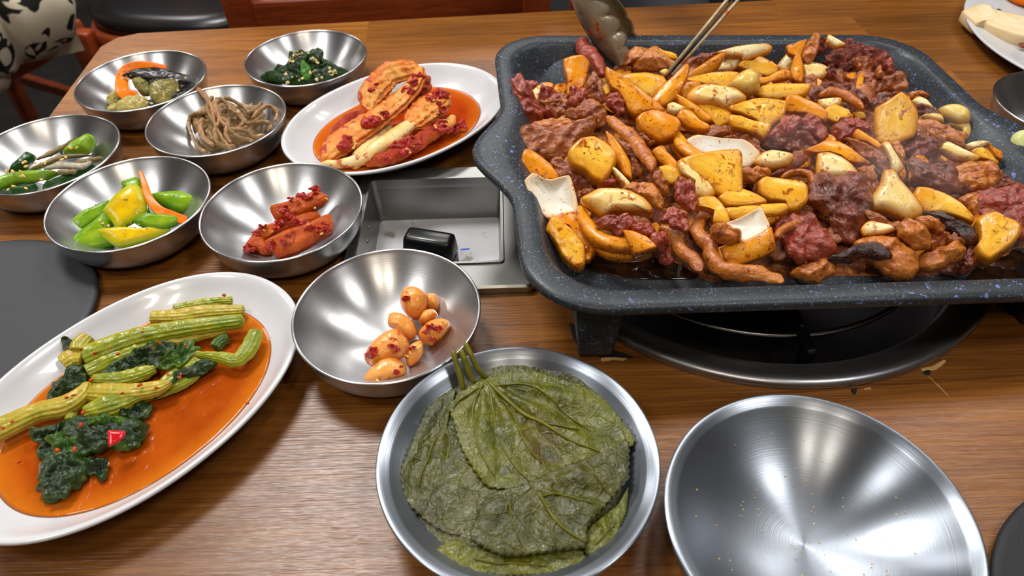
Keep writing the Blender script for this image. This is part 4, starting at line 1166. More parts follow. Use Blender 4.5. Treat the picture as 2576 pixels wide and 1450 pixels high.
M['stem_g'] = food('pickled green stem', '8e9018', '6c7a12', 'a89c2c', 'b45c10', sc=70, sth=.66, bump=.4, bsc=160, rough=.18, sss=.15, coat=.4)
M['stem_p'] = food('pickled pale stem', 'b09c34', '948e22', 'b48c2e', 'bc5c10', sc=70, sth=.62, bump=.3, rough=.18, sss=.15, coat=.4)
M['leaf_d'] = food('pickled dark leaf', '1c3012', '10200c', '34501a', '5c5a14', sc=110, sth=.62, ssc=90, bump=.7, rough=.16, coat=.5)
M['leaf_m'] = food('pickled mid green leaf', '3c5a18', '24420f', '5c7420', None, sc=100, bump=.6, rough=.18, coat=.4)
M['chili'] = food('red chili flesh', 'cc1a22', 'b01018', 'e23a3a', None, bump=.1, rough=.15, coat=.5)

def dish(mt, name, cat, group, tile, z, label, pts, **k):
    poly = T(tile, pts)
    gr = k.pop('grow', 1.0)
    cu = sum(p[0] for p in poly) / len(poly); cv = sum(p[1] for p in poly) / len(poly)
    poly = [(cu + (p[0] - cu) * gr, cv + (p[1] - cv) * gr) for p in poly]
    V, F, A = blob_g(poly, z, **k)
    return tag(mesh(name, V, F, M[mt], attr=A), label, cat, group)
def rib(mt, name, cat, group, tile, z, label, pts, wid, **k):
    q = TL[tile][2]
    w = [x * q for x in wid] if isinstance(wid, (list, tuple)) else wid * q
    V, F, A = strip_g(T(tile, pts), w, z, **k)
    return tag(mesh(name, V, F, M[mt], attr=A), label, cat, group)
def pastes(label, tile, spots, rs=3):
    rg2 = random.Random(rs); gs_ = []
    for a, b, z, r in spots:
        for q in range(3):
            a2, b2, r2 = a + rg2.uniform(-.9, .9) * r, b + rg2.uniform(-.7, .7) * r, r * rg2.uniform(.5, 1.0)
            pts = ' '.join('%d,%d' % (a2 + r2 * math.cos(t) * rg2.uniform(.6, 1.4), b2 + r2 * math.sin(t) * rg2.uniform(.4, 1.0)) for t in [i * math.pi / 5 for i in range(10)])
            gs_.append(blob_g(T(tile, pts), z, .3, .65, amp=.24, ns=3.5, rough=.14, N=30, K=6))
    g = merge(gs_)
    return tag(mesh('chili_paste', g[0], g[1], M['paste'], attr=g[2]), label, 'chili paste', kind='stuff')
def seed_g(p, n, L=.3, W=.17, rot=0.0):
    """one sesame seed lying at p"""
    V, F = lathe_g([(0, -L * .55), (W * .35, -L * .42), (W * .5, -.05), (W * .3, L * .3), (0, L * .5)], (0, 0, 0), 8)
    a = Vector((math.cos(rot), math.sin(rot), 0)); a = (a - n * a.dot(n)).normalized(); b = n.cross(a)
    return [Vector(p) + a * v.z + b * v.x + n * v.y * .6 for v in map(Vector, V)], F
def crumbs(spots, rs=1):
    rg3 = random.Random(rs); gs_ = []
    for u, v, z in spots:
        r = rg3.uniform(2.2, 5.0); e = rg3.uniform(.5, 1)
        gs_.append(blob_g([(u + r * math.cos(t) * rg3.uniform(.6, 1.3), v + r * e * math.sin(t) * rg3.uniform(.6, 1.3)) for t in [i * math.pi / 3 for i in range(6)]], z, .16, .6, amp=.1, ns=5, N=14, K=4))
    return merge(gs_)
def seeds(mt, name, cat, label, spots, L=.3, W=.17, jit=.3, rs=1):
    rg = random.Random(rs)
    g = merge([seed_g(P(u, v, z), frame_n(P(u, v, z), .6), L * rg.uniform(1 - jit, 1 + jit), W * rg.uniform(1 - jit, 1 + jit), rg.uniform(0, 6)) for u, v, z in spots])
    return tag(mesh(name, g[0], g[1], M[mt], attr=[0] * len(g[0])), label, cat, kind='stuff')

# eggplant bowl
G = 'eggplant namul in the steel bowl'
def eg(mt, z, lab, pts, **k): return dish(mt, 'eggplant_strip', 'eggplant', G, 'A', z, lab, pts, **{**dict(th=.9, amp=.16, tilt=.5, sharp=.3, grow=1.22, N=60, K=12, rdg=.15, rs=1.2), **k})
eg('egg_dark', 1.0, 'dark olive eggplant strip pointing left in the eggplant bowl', '850,810 950,810 1080,800 1060,860 960,900 900,860')
eg('egg_dark', .9, 'black eggplant strip at the front left of the eggplant bowl', '930,890 1000,960 1000,985 960,965', th=.5)
eg('egg_dark', 1.9, 'long shiny black eggplant skin under the carrot curl', '1180,700 1300,650 1450,640 1600,680 1720,710 1790,770 1740,840 1600,900 1500,880 1350,760', th=1.1)
eg('egg_dark', 1.3, 'black eggplant piece at the front right of the eggplant bowl', '1330,930 1500,900 1680,850 1660,900 1540,940 1420,965')
eg('egg_flesh', 1.9, 'olive eggplant flesh right of centre in the eggplant bowl', '1380,790 1480,740 1600,760 1610,820 1560,900 1480,950 1400,900')
eg('egg_pale', 1.5, 'light olive eggplant strip left of the carrot curl', '980,900 1050,830 1100,820 1090,920 1030,960')
eg('egg_pale', 1.6, 'beige eggplant piece at the front of the eggplant bowl', '1090,940 1180,890 1300,900 1330,950 1280,1000 1150,1012 1090,1000')
eg('egg_pale', 1.3, 'tiny pale green piece at the front of the eggplant bowl', '990,980 1060,950 1090,990 1060,1012 1000,1008', th=.6)
eg('egg_flesh', 2.1, 'folded eggplant strip inside the carrot curl', '1220,740 1290,710 1340,760 1380,850 1300,860 1240,800', th=1.0)
rib('carrot', 'carrot_strip', 'carrot', None, 'A', 2.6, 'curled orange carrot strip on the eggplant', '1520,635,2.5 1400,612,2.7 1250,605,2.8 1140,650,2.7 1110,740,2.5 1120,830,2.2 1190,875,2.0 1270,865,2.0', [80, 85, 90, 95, 105, 115, 105, 60], th=.12, tilt=.85, sq=4, amp=.01, endk=60, M=50)
rg = random.Random(5)
g = crumbs([(304 + rg.uniform(-6, 26), 175 + rg.uniform(-4, 26), 2.9) for _ in range(10)] + [(rg.uniform(345, 470), rg.uniform(195, 262), 2.3) for _ in range(34)])
tag(mesh('garlic_bits', g[0], g[1], M['mince'], attr=g[2]), 'pale minced garlic clinging to the eggplant and carrot', 'garlic bits', kind='stuff')

# spinach bowl
sp = dish('spin', 'spinach_heap', 'spinach', None, 'B', 1.75, 'heap of dark green seasoned spinach in its steel bowl', '140,630 280,550 370,500 400,430 470,400 560,420 630,380 660,400 680,460 780,520 870,570 800,620 700,650 540,680 400,670 250,650', th=1.7, amp=.4, tilt=.35, grow=.96, N=110, K=28, wr=.1, ns=1.6, rdg=.5, rs=1.0)
rg = random.Random(11)
for k, (pts, z, mt) in enumerate((('150,630 260,560 340,540 330,610 240,640', 1.5, 'spin_l'), ('640,470 760,510 870,565 790,600 690,560', 1.9, 'spin'), ('380,500 470,430 560,430 520,520 430,560', 2.6, 'spin'), ('560,430 630,380 670,410 660,480 590,500', 2.9, 'spin'),
        ('500,470 560,520 590,600 530,640 490,560', 2.4, 'spin_l'), ('330,560 430,540 480,600 400,650 320,630', 1.9, 'spin'), ('600,560 700,540 760,600 680,640 600,630', 2.0, 'spin'))):
    V, F, A = blob_g(T('B', pts), z, .35, .5, amp=.16, ns=2, sharp=.3, N=40, K=8, rough=.12, wr=.05)
    mesh('leaf', V, F, M[mt], sp, attr=A)
g = crumbs([(600 + .3172 * a + rg.uniform(-9, 9), .3172 * b + rg.uniform(-7, 7), z) for a, b, z, n in ((460, 430, 3.1, 9), (430, 480, 2.9, 8), (600, 480, 3.0, 9), (530, 420, 3.1, 4), (400, 600, 2.3, 4), (590, 570, 2.5, 5), (740, 550, 2.3, 7), (760, 590, 2.2, 5), (480, 620, 2.1, 3), (370, 640, 1.9, 3), (640, 610, 2.2, 4)) for _ in range(n)])
tag(mesh('garlic_bits', g[0], g[1], M['mince'], sp, attr=g[2]), 'tan minced garlic', kind='stuff')

# fern stems
G = 'brown fern stems in the steel bowl'
heap = dish('fern', 'fern_tangle', 'namul', None, 'A', 1.0, 'tangled bed of brown fern stems and paste in the bowl', '1740,1080 1850,980 2000,920 2200,960 2400,960 2500,1020 2480,1140 2300,1300 2100,1370 1900,1390 1810,1280', th=1.7, amp=.5, N=70, K=14, ns=1.8, tilt=.3)
heap['kind'] = 'stuff'
strands = ['1800,800,3.2 1880,890,3 1940,1000,2.8 1960,1130,2.4 2040,1280,1.7 2110,1370,1.3', '1940,880,3.1 1890,980,2.7 1930,1080,2.5 1990,1200,2.1 2060,1330,1.5', '1900,1030,2.4 1770,1045,2.0 1720,1110,1.6 1750,1230,1.3 1810,1350,1.2 1900,1400,1.0',
 '1860,1080,2.2 1830,1150,1.9 1860,1250,1.5 1950,1330,1.4', '1960,900,3.1 2050,930,2.8 2120,1010,2.6 2200,1060,2.4 2280,1130,2.0', '2040,890,2.9 2150,930,2.5 2230,990,2.3 2300,1050,2.0', '2000,1010,2.7 2020,1110,2.5 2100,1170,2.2 2200,1180,2.0 2330,1120,1.9',
 '2100,990,2.6 2200,1080,2.3 2260,1130,2.2 2330,1110,2.1 2420,1040,2.1', '2250,1040,2.3 2320,1010,2.3 2390,940,2.4', '2300,1080,2.2 2390,990,2.4 2470,970,2.4 2530,1030,2.1 2510,1110,1.8', '2080,1080,2.5 2090,1180,2.2 2150,1230,1.9 2220,1270,1.6 2340,1280,1.4',
 '2160,1190,2.2 2250,1200,2.0 2330,1260,1.6 2420,1230,1.5', '1920,960,2.9 1990,1060,2.6 2070,1120,2.4 2060,1230,2.0 2110,1310,1.5', '1880,1180,1.9 1960,1270,1.7 2040,1330,1.5 2150,1340,1.3', '2330,1130,2.0 2400,1110,2.0 2470,1140,1.7 2440,1200,1.5',
 '2030,900,2.9 1970,950,2.9 2000,1090,2.6 1960,1190,2.2 1990,1290,1.7', '2060,960,2.7 2160,1010,2.5 2230,1110,2.2 2160,1170,2.1']
# strands with a look of their own get their own label
SPEC = {0: 'thick brown fern stem standing up over the bowl rim', 2: 'brown fern stem looping out at the left of its heap', 9: 'brown fern stem curling at the right end of its heap'}
rg = random.Random(2)
for k, s in enumerate(strands):
    rib('fern_p' if k % 3 == 0 else 'fern', 'fern_stem', 'fern stem', G, 'A', 2.0, SPEC.get(k, 'thin brown sauced fern stem tangled in the heap in its bowl'), s, [rg.uniform(34, 44)] * 2 + [rg.uniform(26, 44) for _ in range(len(s.split()) - 2)], th=.42, amp=.08, M=36, NS=10, ns=2.5, endk=12)

# green peppers and anchovies
G = 'green peppers and anchovies in the steel bowl'
dish('pep_l', 'green_pepper', 'pepper', G, 'D', 1.9, 'bright yellow-green pepper end pointing up right over the anchovies', '570,310 640,230 740,170 820,135 880,180 870,250 830,310 720,325 600,330', th=1.5, amp=.12, tilt=.5, sharp=.2)
dish('pep_d', 'green_pepper', 'pepper', G, 'D', 1.8, 'dark green pepper curled at the left of the anchovies', '70,510 90,450 200,350 250,300 310,320 335,360 280,420 260,480 180,490 110,510', th=1.5, amp=.12, tilt=.5, sharp=.2)
rib('pep_l', 'green_pepper', 'pepper', G, 'D', 1.7, 'long light green pepper across the front of its bowl', '-60,640 0,590 150,540 330,520 530,490', [60, 110, 110, 95, 30], th=1.2, amp=.08)
rib('pep_d', 'green_pepper', 'pepper', G, 'D', 1.2, 'dark green pepper along the front right wall of its bowl', '390,640 520,570 700,510 800,460 880,430', [40, 100, 100, 80, 40], th=1.1, amp=.08)
rib('pep_d', 'green_pepper', 'pepper', G, 'D', 1.1, 'dark green pepper at the front left of its bowl', '-60,660 100,665 250,640 340,610', [60, 75, 80, 50], th=1.0, amp=.08)
dish('pep_d', 'green_pepper', 'pepper', G, 'D', 1.2, 'small dark pepper bit under the light green pepper', '540,300 580,250 600,270 570,330', th=.6)
for k, (mt, s, wd, lab) in enumerate((('fish', '250,480,1.9 400,410,2.2 560,350,2.2 830,330,2.1', [30, 48, 44, 18], 'long tan anchovy lying across the peppers'), ('fish', '330,370,2.1 470,310,2.2 600,240,2.2 700,165,2.2', [18, 50, 44, 14], 'tan anchovy behind the bright pepper end'),
        ('fish_s', '400,460,2.1 560,420,2.3 740,430,2.2 840,390,2.2', [30, 75, 70, 25], 'silvery anchovy with a speckled belly in the middle'), ('fish', '520,485,2.1 620,480,2.1 700,480,2.0', [26, 50, 34], 'short crumbly anchovy bit at the front'),
        ('fish', '690,400,2.0 800,380,2.1 940,355,2.1', [40, 60, 40], 'anchovy tail reaching the right wall of the bowl'), ('fish', '260,490,1.7 380,430,1.9 520,400,2.0', [24, 48, 26], 'brown anchovy beside the dark left pepper'))):
    rib(mt, 'anchovy', 'anchovy', G, 'D', 2.0, lab, s, wd, th=.4, amp=.06, ns=3, NS=12, M=28)
seeds('sesame', 'sesame_seeds', 'sesame', 'toasted sesame seeds on the peppers and anchovies', [(.2759 * a, 300 + .2759 * b, 2.45) for a, b in ((210, 400), (230, 385), (240, 430), (320, 400), (190, 475), (215, 515), (200, 520), (115, 475), (380, 550), (235, 630), (75, 640), (125, 610), (560, 370), (600, 350), (700, 260), (640, 260), (60, 470), (410, 400))], .34, .2)

# zucchini
G = 'zucchini slices in the steel bowl'
def zu(mt, z, lab, pts, **k): return dish(mt, 'zucchini_slice', 'zucchini', G, 'D', z, lab, pts, **{**dict(th=.8, amp=.05, prof='slab2', sharp=.35, tilt=.5, grow=1.08), **k})
zu('zucc_g', 1.2, 'glossy green zucchini slice curling at the right of its bowl', '1380,690 1520,670 1650,665 1720,690 1850,740 1800,800 1700,850 1600,850 1480,800 1400,740', th=1.1, prof='round')
zu('zucc_g', 1.5, 'green-yellow zucchini slice at the back left', '660,940 760,850 900,790 990,760 970,860 850,960 730,1020')
zu('zucc_g', 1.3, 'large green zucchini slice at the front left', '650,1150 720,1050 850,960 960,870 1030,960 1000,1020 1000,1120 1030,1150 860,1195 700,1170', th=1.0)
zu('zucc_g', 2.3, 'green zucchini slice standing behind the yellow one', '1120,600 1150,575 1260,550 1300,640 1350,780 1370,860 1330,880 1200,760')
zu('zucc_y', 2.6, 'big shiny yellow zucchini slice on top of the pile', '960,840 1050,720 1150,640 1230,610 1290,660 1330,760 1320,860 1200,940 1080,990 1020,910', th=.9)
zu('zucc_y', 1.6, 'yellow zucchini wedge with a green rind in front', '910,1030 1100,1000 1300,1010 1520,990 1500,1040 1400,1090 1250,1130 1090,1160 1000,1110', th=1.1)
zu('zucc_g', 2.0, 'small half-moon zucchini slice with a bright green rind', '1230,930 1340,870 1480,880 1640,900 1600,960 1480,1000 1330,990', th=.8)
rib('carrot', 'carrot_strip', 'carrot', None, 'D', 2.2, 'thin orange carrot strip on the zucchini', '1275,470,3.6 1320,600,3.2 1360,720,2.9 1450,830,2.5 1560,875,2.2 1700,930,1.8', [30, 60, 72, 90, 85, 85], th=.14, tilt=.85, sq=4, amp=.01, endk=40, M=50)
rg = random.Random(8)
g = crumbs([(.2759 * (a + rg.uniform(-50, 50)), 300 + .2759 * (b + rg.uniform(-35, 35)), z) for a, b, z in ((1150, 610, 3.0), (1180, 600, 3.0), (1140, 730, 3.2), (1280, 840, 3.0), (1240, 960, 2.6), (1150, 1000, 2.3), (1000, 960, 2.2), (940, 940, 2.0), (1300, 990, 2.5), (960, 1010, 2.1), (640, 1060, 1.5), (910, 760, 1.8)) for _ in range(2)])
tag(mesh('garlic_bits', g[0], g[1], M['mince'], attr=g[2]), 'minced garlic and sesame on the zucchini', 'garlic bits', kind='stuff')

# radish kimchi
G = 'radish kimchi sticks in the steel bowl'
def ra(z, lab, pts, **k): return dish('radish', 'radish_stick', 'radish kimchi', G, 'F', z, lab, pts, **{**dict(th=1.2, amp=.14, prof='slab2', sharp=.45, tilt=.6, rough=.06), **k})
ra(.95, 'dark-tipped radish stick at the lower left of its pile', '315,530 370,450 430,470 480,560 430,575 380,540')
ra(1.25, 'middle radish kimchi stick of the pile', '360,450 400,410 500,380 650,330 750,310 755,360 620,420 480,460 440,490 380,500')
ra(2.0, 'topmost radish kimchi stick of the pile', '470,285 560,260 650,220 740,195 815,225 790,270 720,310 620,350 510,370 480,330')
ra(1.75, 'front radish kimchi stick with a red pasty end', '440,490 560,430 700,380 820,330 840,430 760,480 640,550 520,590 490,560', th=1.5)
pastes('coarse red chili paste clinging to the radish kimchi sticks', 'F', ((655, 215, 2.75, 34), (720, 205, 2.7, 40), (560, 290, 2.6, 26), (590, 350, 2.3, 34), (510, 400, 2.0, 34), (640, 370, 2.2, 26), (560, 470, 2.5, 30), (470, 530, 2.1, 34), (800, 400, 2.5, 34), (350, 520, 1.5, 26), (700, 395, 2.6, 30), (745, 420, 2.5, 26), (480, 490, 2.3, 24), (420, 410, 2.0, 20), (590, 240, 2.7, 16), (380, 440, 1.7, 22)))
seeds('sesame', 'sesame_seeds', 'sesame', 'few sesame seeds on the radish kimchi', [(480 + .4276 * a, 400 + .4276 * b, z) for a, b, z in ((730, 290, 2.5), (690, 385, 2.8), (770, 440, 2.6), (640, 215, 2.8), (430, 420, 2.0), (800, 235, 2.7))], .26, .16)

# pickled garlic
G = 'red pickled garlic cloves in the steel bowl'
def ga(z, lab, pts, **k): return dish('pgarlic', 'pickled_garlic_clove', 'garlic', G, 'F', z, lab, pts, **{**dict(th=1.5, amp=.08, sharp=.2, tilt=.6, N=52, K=10), **k})
ga(1.2, 'small red garlic clove behind the topmost clove', '1380,800 1440,800 1460,850 1450,890 1380,880', mt=None) if False else ga(1.2, 'small red garlic clove behind the topmost clove', '1380,800 1440,800 1460,850 1450,890 1380,880')
ga(1.9, 'topmost round garlic clove of the red pile', '1230,810 1260,760 1330,755 1390,800 1390,870 1350,940 1290,940 1240,880', th=1.9)
ga(1.5, 'small garlic clove at the right below the topmost clove', '1340,960 1370,900 1430,890 1455,920 1430,950 1380,980')
ga(1.4, 'flat-cut garlic clove in the middle of the red pile', '1155,980 1165,910 1240,910 1310,960 1335,1040 1280,1070 1200,1010')
ga(1.7, 'red-smeared garlic clove left of centre in the red pile', '1020,1170 1050,1100 1130,1030 1210,1000 1270,1050 1290,1110 1250,1170 1150,1210 1060,1220', th=1.8)
ga(1.3, 'lowest pale garlic clove nearest the bowl front', '1010,1320 1040,1250 1110,1190 1200,1170 1260,1210 1265,1270 1180,1310 1080,1335', th=1.6)
ga(1.3, 'deep red garlic clove at the right end of the pile', '1340,1020 1400,960 1480,940 1530,970 1490,1040 1420,1100 1350,1070')
ga(1.2, 'slim garlic piece with sesame seeds between the cloves', '1255,1160 1300,1090 1360,1070 1370,1130 1340,1190 1280,1225', th=1.0)
pastes('red chili paste smeared on the pickled garlic cloves', 'F', ((1270, 820, 2.75, 26), (1290, 780, 2.7, 22), (1080, 1130, 2.5, 34), (1190, 1110, 2.5, 30), (1400, 1010, 2.1, 34), (1460, 990, 2.0, 26), (1225, 1240, 2.1, 24), (1310, 1120, 1.9, 18)))
seeds('sesame', 'sesame_seeds', 'sesame', 'few sesame seeds on the pickled garlic', [(480 + .4276 * a, 400 + .4276 * b, z) for a, b, z in ((1480, 955, 2.1), (1470, 975, 2.1), (1340, 1110, 2.0), (1350, 1100, 2.0), (1270, 1160, 1.9), (1100, 1305, 1.9))], .26, .16)

# cabbage kimchi
G = 'cabbage kimchi pieces on the oval plate'
dish('cab_r', 'cabbage_piece', 'kimchi', G, 'B', 1.5, 'frilly red cabbage leaf end in the middle of the kimchi', '1290,900 1340,750 1480,600 1540,650 1500,780 1420,900 1330,960', th=1.5, amp=.35, N=90, K=20, rough=.35, wr=.1, rdg=.5, rs=1.3)
rib('cab_w', 'cabbage_piece', 'kimchi', G, 'B', 1.5, 'white cabbage stalk between the two kimchi bundles', '900,1335,1.2 980,1220,1.5 1080,1110,1.7 1220,990,1.6', [110, 130, 120, 60], th=.7, amp=.08, M=40)
rib('cab', 'cabbage_piece', 'kimchi', G, 'B', 2.2, 'long folded cabbage kimchi leaf forming the upper bundle', '660,1290,1.4 760,1180,1.9 920,1060,2.3 1110,930,2.6 1280,800,3.1 1400,660,3.7 1445,530,4.1', [120, 210, 230, 210, 190, 170, 100], th=.85, amp=.14, M=70, NS=40, ns=1.8, twist=.5, grv=.11, gk=9)
rib('cab', 'cabbage_piece', 'kimchi', G, 'B', 3.0, 'orange cabbage leaf looping over the top left of the kimchi', '1440,540,3.9 1330,560,3.7 1210,590,3.3 1110,680,2.9 1040,790,2.3 1060,880,1.9', [110, 160, 175, 185, 170, 80], th=.4, amp=.16, M=70, NS=40, ns=2.0, grv=.14, gk=9, tilt=.7)
rib('cab_r', 'cabbage_piece', 'kimchi', G, 'B', 1.5, 'red-coated cabbage strip along the left of the upper bundle', '690,1190,1.3 760,1080,1.5 880,960,1.7 1010,890,1.9', [60, 120, 130, 70], th=.8, amp=.2, M=36)
rib('cab_w', 'cabbage_piece', 'kimchi', G, 'B', 1.8, 'pale cabbage stalk of the lower kimchi bundle', '640,1310,1.2 800,1300,1.4 960,1270,1.6 1100,1180,2.0 1260,1070,2.3 1440,940,2.5', [40, 80, 110, 130, 140, 120], th=.9, amp=.1, M=44)
rib('cab', 'cabbage_piece', 'kimchi', G, 'B', 2.4, 'orange cabbage leaf end at the top right of the lower bundle', '1360,1010,2.4 1470,900,2.6 1560,820,2.7 1660,760,2.6', [180, 230, 220, 130], th=.8, amp=.2, M=60, NS=44, ns=2.2, grv=.14, gk=11)
rib('cab_r', 'cabbage_piece', 'kimchi', G, 'B', 1.6, 'red cabbage strip along the front of the lower bundle', '1000,1300,1.4 1150,1260,1.7 1300,1200,1.8 1450,1110,1.9 1560,1040,1.9 1660,960,1.9', [80, 120, 130, 120, 130, 80], th=.8, amp=.22, M=40)
rib('cab', 'cabbage_piece', 'kimchi', G, 'B', 1.9, 'short orange cabbage fold at the right of the lower bundle', '1490,1110,1.6 1570,1040,1.9 1660,980,2.1 1700,920,1.9', [60, 100, 100, 60], th=.6, amp=.2)
pastes('coarse red chili paste smeared on the cabbage kimchi', 'B', ((1060, 960, 3.0, 80), (1150, 930, 3.1, 50), (880, 1120, 2.5, 60), (800, 1140, 2.2, 50), (1400, 640, 4.2, 55), (1350, 700, 3.8, 45), (1080, 690, 3.4, 40), (1580, 790, 3.2, 70), (1620, 850, 3.0, 50), (1390, 1120, 2.5, 70), (1310, 1190, 2.2, 60), (1600, 1000, 2.4, 60), (1180, 1260, 2.0, 50), (1720, 1030, 1.5, 60)))
seeds('sesame', 'kimchi_seeds', 'chili seeds', 'pale chili seeds sprinkled on the cabbage kimchi', [(600 + .3172 * (a + rg.uniform(-60, 60)), .3172 * (b + rg.uniform(-50, 50)), z) for a, b, z in ((1240, 780, 3.6), (1190, 840, 3.4), (1280, 710, 3.9), (1560, 830, 3.3), (1560, 760, 3.2), (1380, 1180, 2.5), (1120, 880, 3.1), (880, 1190, 2.5), (1500, 900, 3.0), (1330, 1090, 2.6)) for _ in range(4)], .24, .16)

# mustard green kimchi
G = 'mustard green kimchi on the oval plate'
def gl(mt, z, lab, pts, **k): return dish(mt, 'mustard_green', 'greens', G, 'P', z, lab, pts, **{**dict(th=.6, amp=.3, sharp=.3, tilt=.3, grow=1.15, N=110, K=26, rough=.4, wr=.16, ns=1.3, rdg=.25, rs=.8), **k})
def gs(mt, z, lab, pts, wid, **k): return rib(mt, 'mustard_green', 'greens', G, 'P', z, lab, pts, [x * 1.25 for x in wid], **{**dict(th=.55, amp=.05, M=50, NS=48, ns=2.6, endk=90, grv=.08, gk=13, tilt=.6), **k})
gl('leaf_d', 1.4, 'dark wilted leaf at the left under the stem bundle', '240,680 270,590 370,490 420,490 440,560 400,590 330,640')
gl('leaf_d', 1.5, 'dark leaf clump at the lower left in the broth', '200,1000 330,930 420,970 400,1080 300,1150 215,1150', th=1.0)
gl('leaf_d', 1.5, 'dark leaf at the left edge of the lower clump', '155,820 250,790 350,780 340,900 300,970 220,970 200,900')
gl('leaf_d', 1.7, 'dark leaf under the red chili piece', '350,800 500,740 640,760 720,790 700,870 560,900 420,930', th=1.0)
gl('leaf_d', 1.4, 'dark leaf tail hanging down from the lower clump', '440,950 540,970 545,1040 500,1055 430,1010')
gl('leaf_d', 1.4, 'dark leaf corner right of the lower clump', '600,730 700,670 770,690 765,720 700,765')
gl('leaf_m', 1.6, 'mid green crinkled leaf in the lower clump', '330,880 400,820 460,860 440,960 380,1000 330,960')
gl('leaf_m', 1.4, 'green leaf edge right below the red chili piece', '590,900 660,850 715,850 690,895 620,920', th=.5)
gs('stem_g', 1.3, 'thin green stem furthest back in the broth', '880,200 1040,170 1180,158', [40, 44, 36], th=.5)
gs('stem_p', 1.6, 'pale green stem second from the back', '765,240 900,235 1050,215 1240,205', [50, 60, 60, 44])
gs('stem_g', 2.0, 'thick ribbed green stem on top of the bundle', '420,450 540,400 700,345 900,305 1240,258', [92, 92, 84, 76, 60], th=.8)
gs('stem_g', 1.7, 'ribbed green stem below the thick one', '440,520 540,470 660,420 800,370', [60, 70, 60, 30])
gl('leaf_d', 1.9, 'dark leaf lying over the middle of the stem bundle', '520,520 600,460 700,400 830,370 870,400 810,460 790,500 640,540', th=.6)
gs('stem_g', 2.0, 'folded green leaf rib across the middle', '470,555 600,555 720,525 790,500', [40, 60, 60, 30], th=.5)
gl('leaf_m', 2.1, 'folded green leaf right of the dark middle leaf', '810,490 870,420 940,365 1000,400 960,440 870,490')
gs('stem_g', 1.9, 'hooked green stem end at the right in the broth', '990,425 1100,440 1200,455 1265,390 1300,305', [24, 44, 58, 66, 50], th=.45)
gs('leaf_m', 1.4, 'short dark stem stub behind the hooked stem', '1090,395 1120,360 1160,345', [50, 50, 40], th=.6)
gs('stem_g', 1.5, 'green stem slanting under the hooked stem', '800,600 930,520 1080,450', [40, 80, 70], th=.5)
gl('leaf_d', 2.2, 'dark square leaf bit sticking out at the plate rim', '305,370 350,345 400,380 360,415', th=.4, amp=.1)
gs('stem_p', 2.2, 'olive stem bit at the plate rim beside the square leaf', '400,410 420,370 450,340', [70, 70, 60], th=.6)
gs('stem_p', 1.9, 'long pale stem reaching the left frame edge', '-40,830 60,780 200,720 330,690 420,630 450,580', [90, 90, 80, 85, 70, 40], th=.7)
gs('stem_p', 1.9, 'short pale stem left of the ribbed stem ends', '320,480 370,450 420,450', [70, 80, 60], th=.6)
gs('stem_p', 2.0, 'pale wavy stem above the lower leaf clump', '455,620 560,625 680,620 800,600 870,570', [70, 80, 70, 60, 24], th=.6)
gs('stem_g', 1.8, 'wide green-yellow stem over the lower leaf clump', '425,725 540,690 640,660 720,640', [50, 90, 80, 30], th=.6)
gs('stem_p', 1.7, 'pale stem edge peeking out under the thick ribbed stem', '700,400 860,360 1000,330 1150,305', [40, 50, 50, 30], th=.4)
gs('stem_g', 1.6, 'narrow green stem left of the short wavy stem', '350,760 380,690 430,640', [30, 50, 44], th=.4)
gs('stem_g', 1.5, 'thin green stem along the front of the stem bundle', '660,660 800,620 930,570 1010,520', [36, 50, 50, 30], th=.4)
gl('leaf_d', 1.7, 'dark leaf fold beside the hooked stem base', '880,560 800,640 830,600 930,500 1040,460 1090,480 1000,540')
gl('leaf_d', 1.9, 'dark leaf bit between the thick stem and the folded rib', '560,500 640,440 760,400 800,420 720,480 620,520')
gl('leaf_m', 1.9, 'green leaf strip lying on the lower clump left of the chili', '260,860 340,810 400,830 420,900 350,960 280,930')
gl('leaf_d', 1.8, 'dark curl at the bottom of the lower clump', '230,1080 300,1040 380,1050 360,1110 300,1150 240,1140')
gl('leaf_d', 1.6, 'dark leaf flap right of the lower clump', '680,800 730,780 720,850 690,900 640,860')
gl('leaf_m', 2.0, 'mid green leaf vein fold above the red chili piece', '440,760 540,745 660,770 640,800 540,790 450,800')
tag(dish('chili', 'chili_piece', 'chili', None, 'P', 2.6, 'bright red chili piece on the dark mustard leaves', '545,812 640,818 625,855 590,880 550,898', th=.3, amp=.03, sharp=.8, tilt=.5))
bits = [(600, 432), (410, 405), (470, 560), (610, 620), (845, 535), (810, 375), (380, 640), (425, 715), (935, 375), (905, 550), (920, 525), (790, 590), (700, 590), (480, 420), (720, 320), (290, 920), (370, 900), (410, 790), (90, 970), (330, 640), (60, 770), (10, 800), (1140, 130), (1250, 682)]
rg = random.Random(4)
M['flake'] = food('chili flake', 'c24a10', 'a02a08', None, None, bump=.2, rough=.2)
seeds('flake', 'chili_flakes', 'chili flakes', 'orange-red chili flakes on the mustard greens', [(.4964 * a + rg.uniform(-4, 4), 680 + .4964 * b + rg.uniform(-4, 4), 2.55) for a, b in bits], .24, .2, .4)

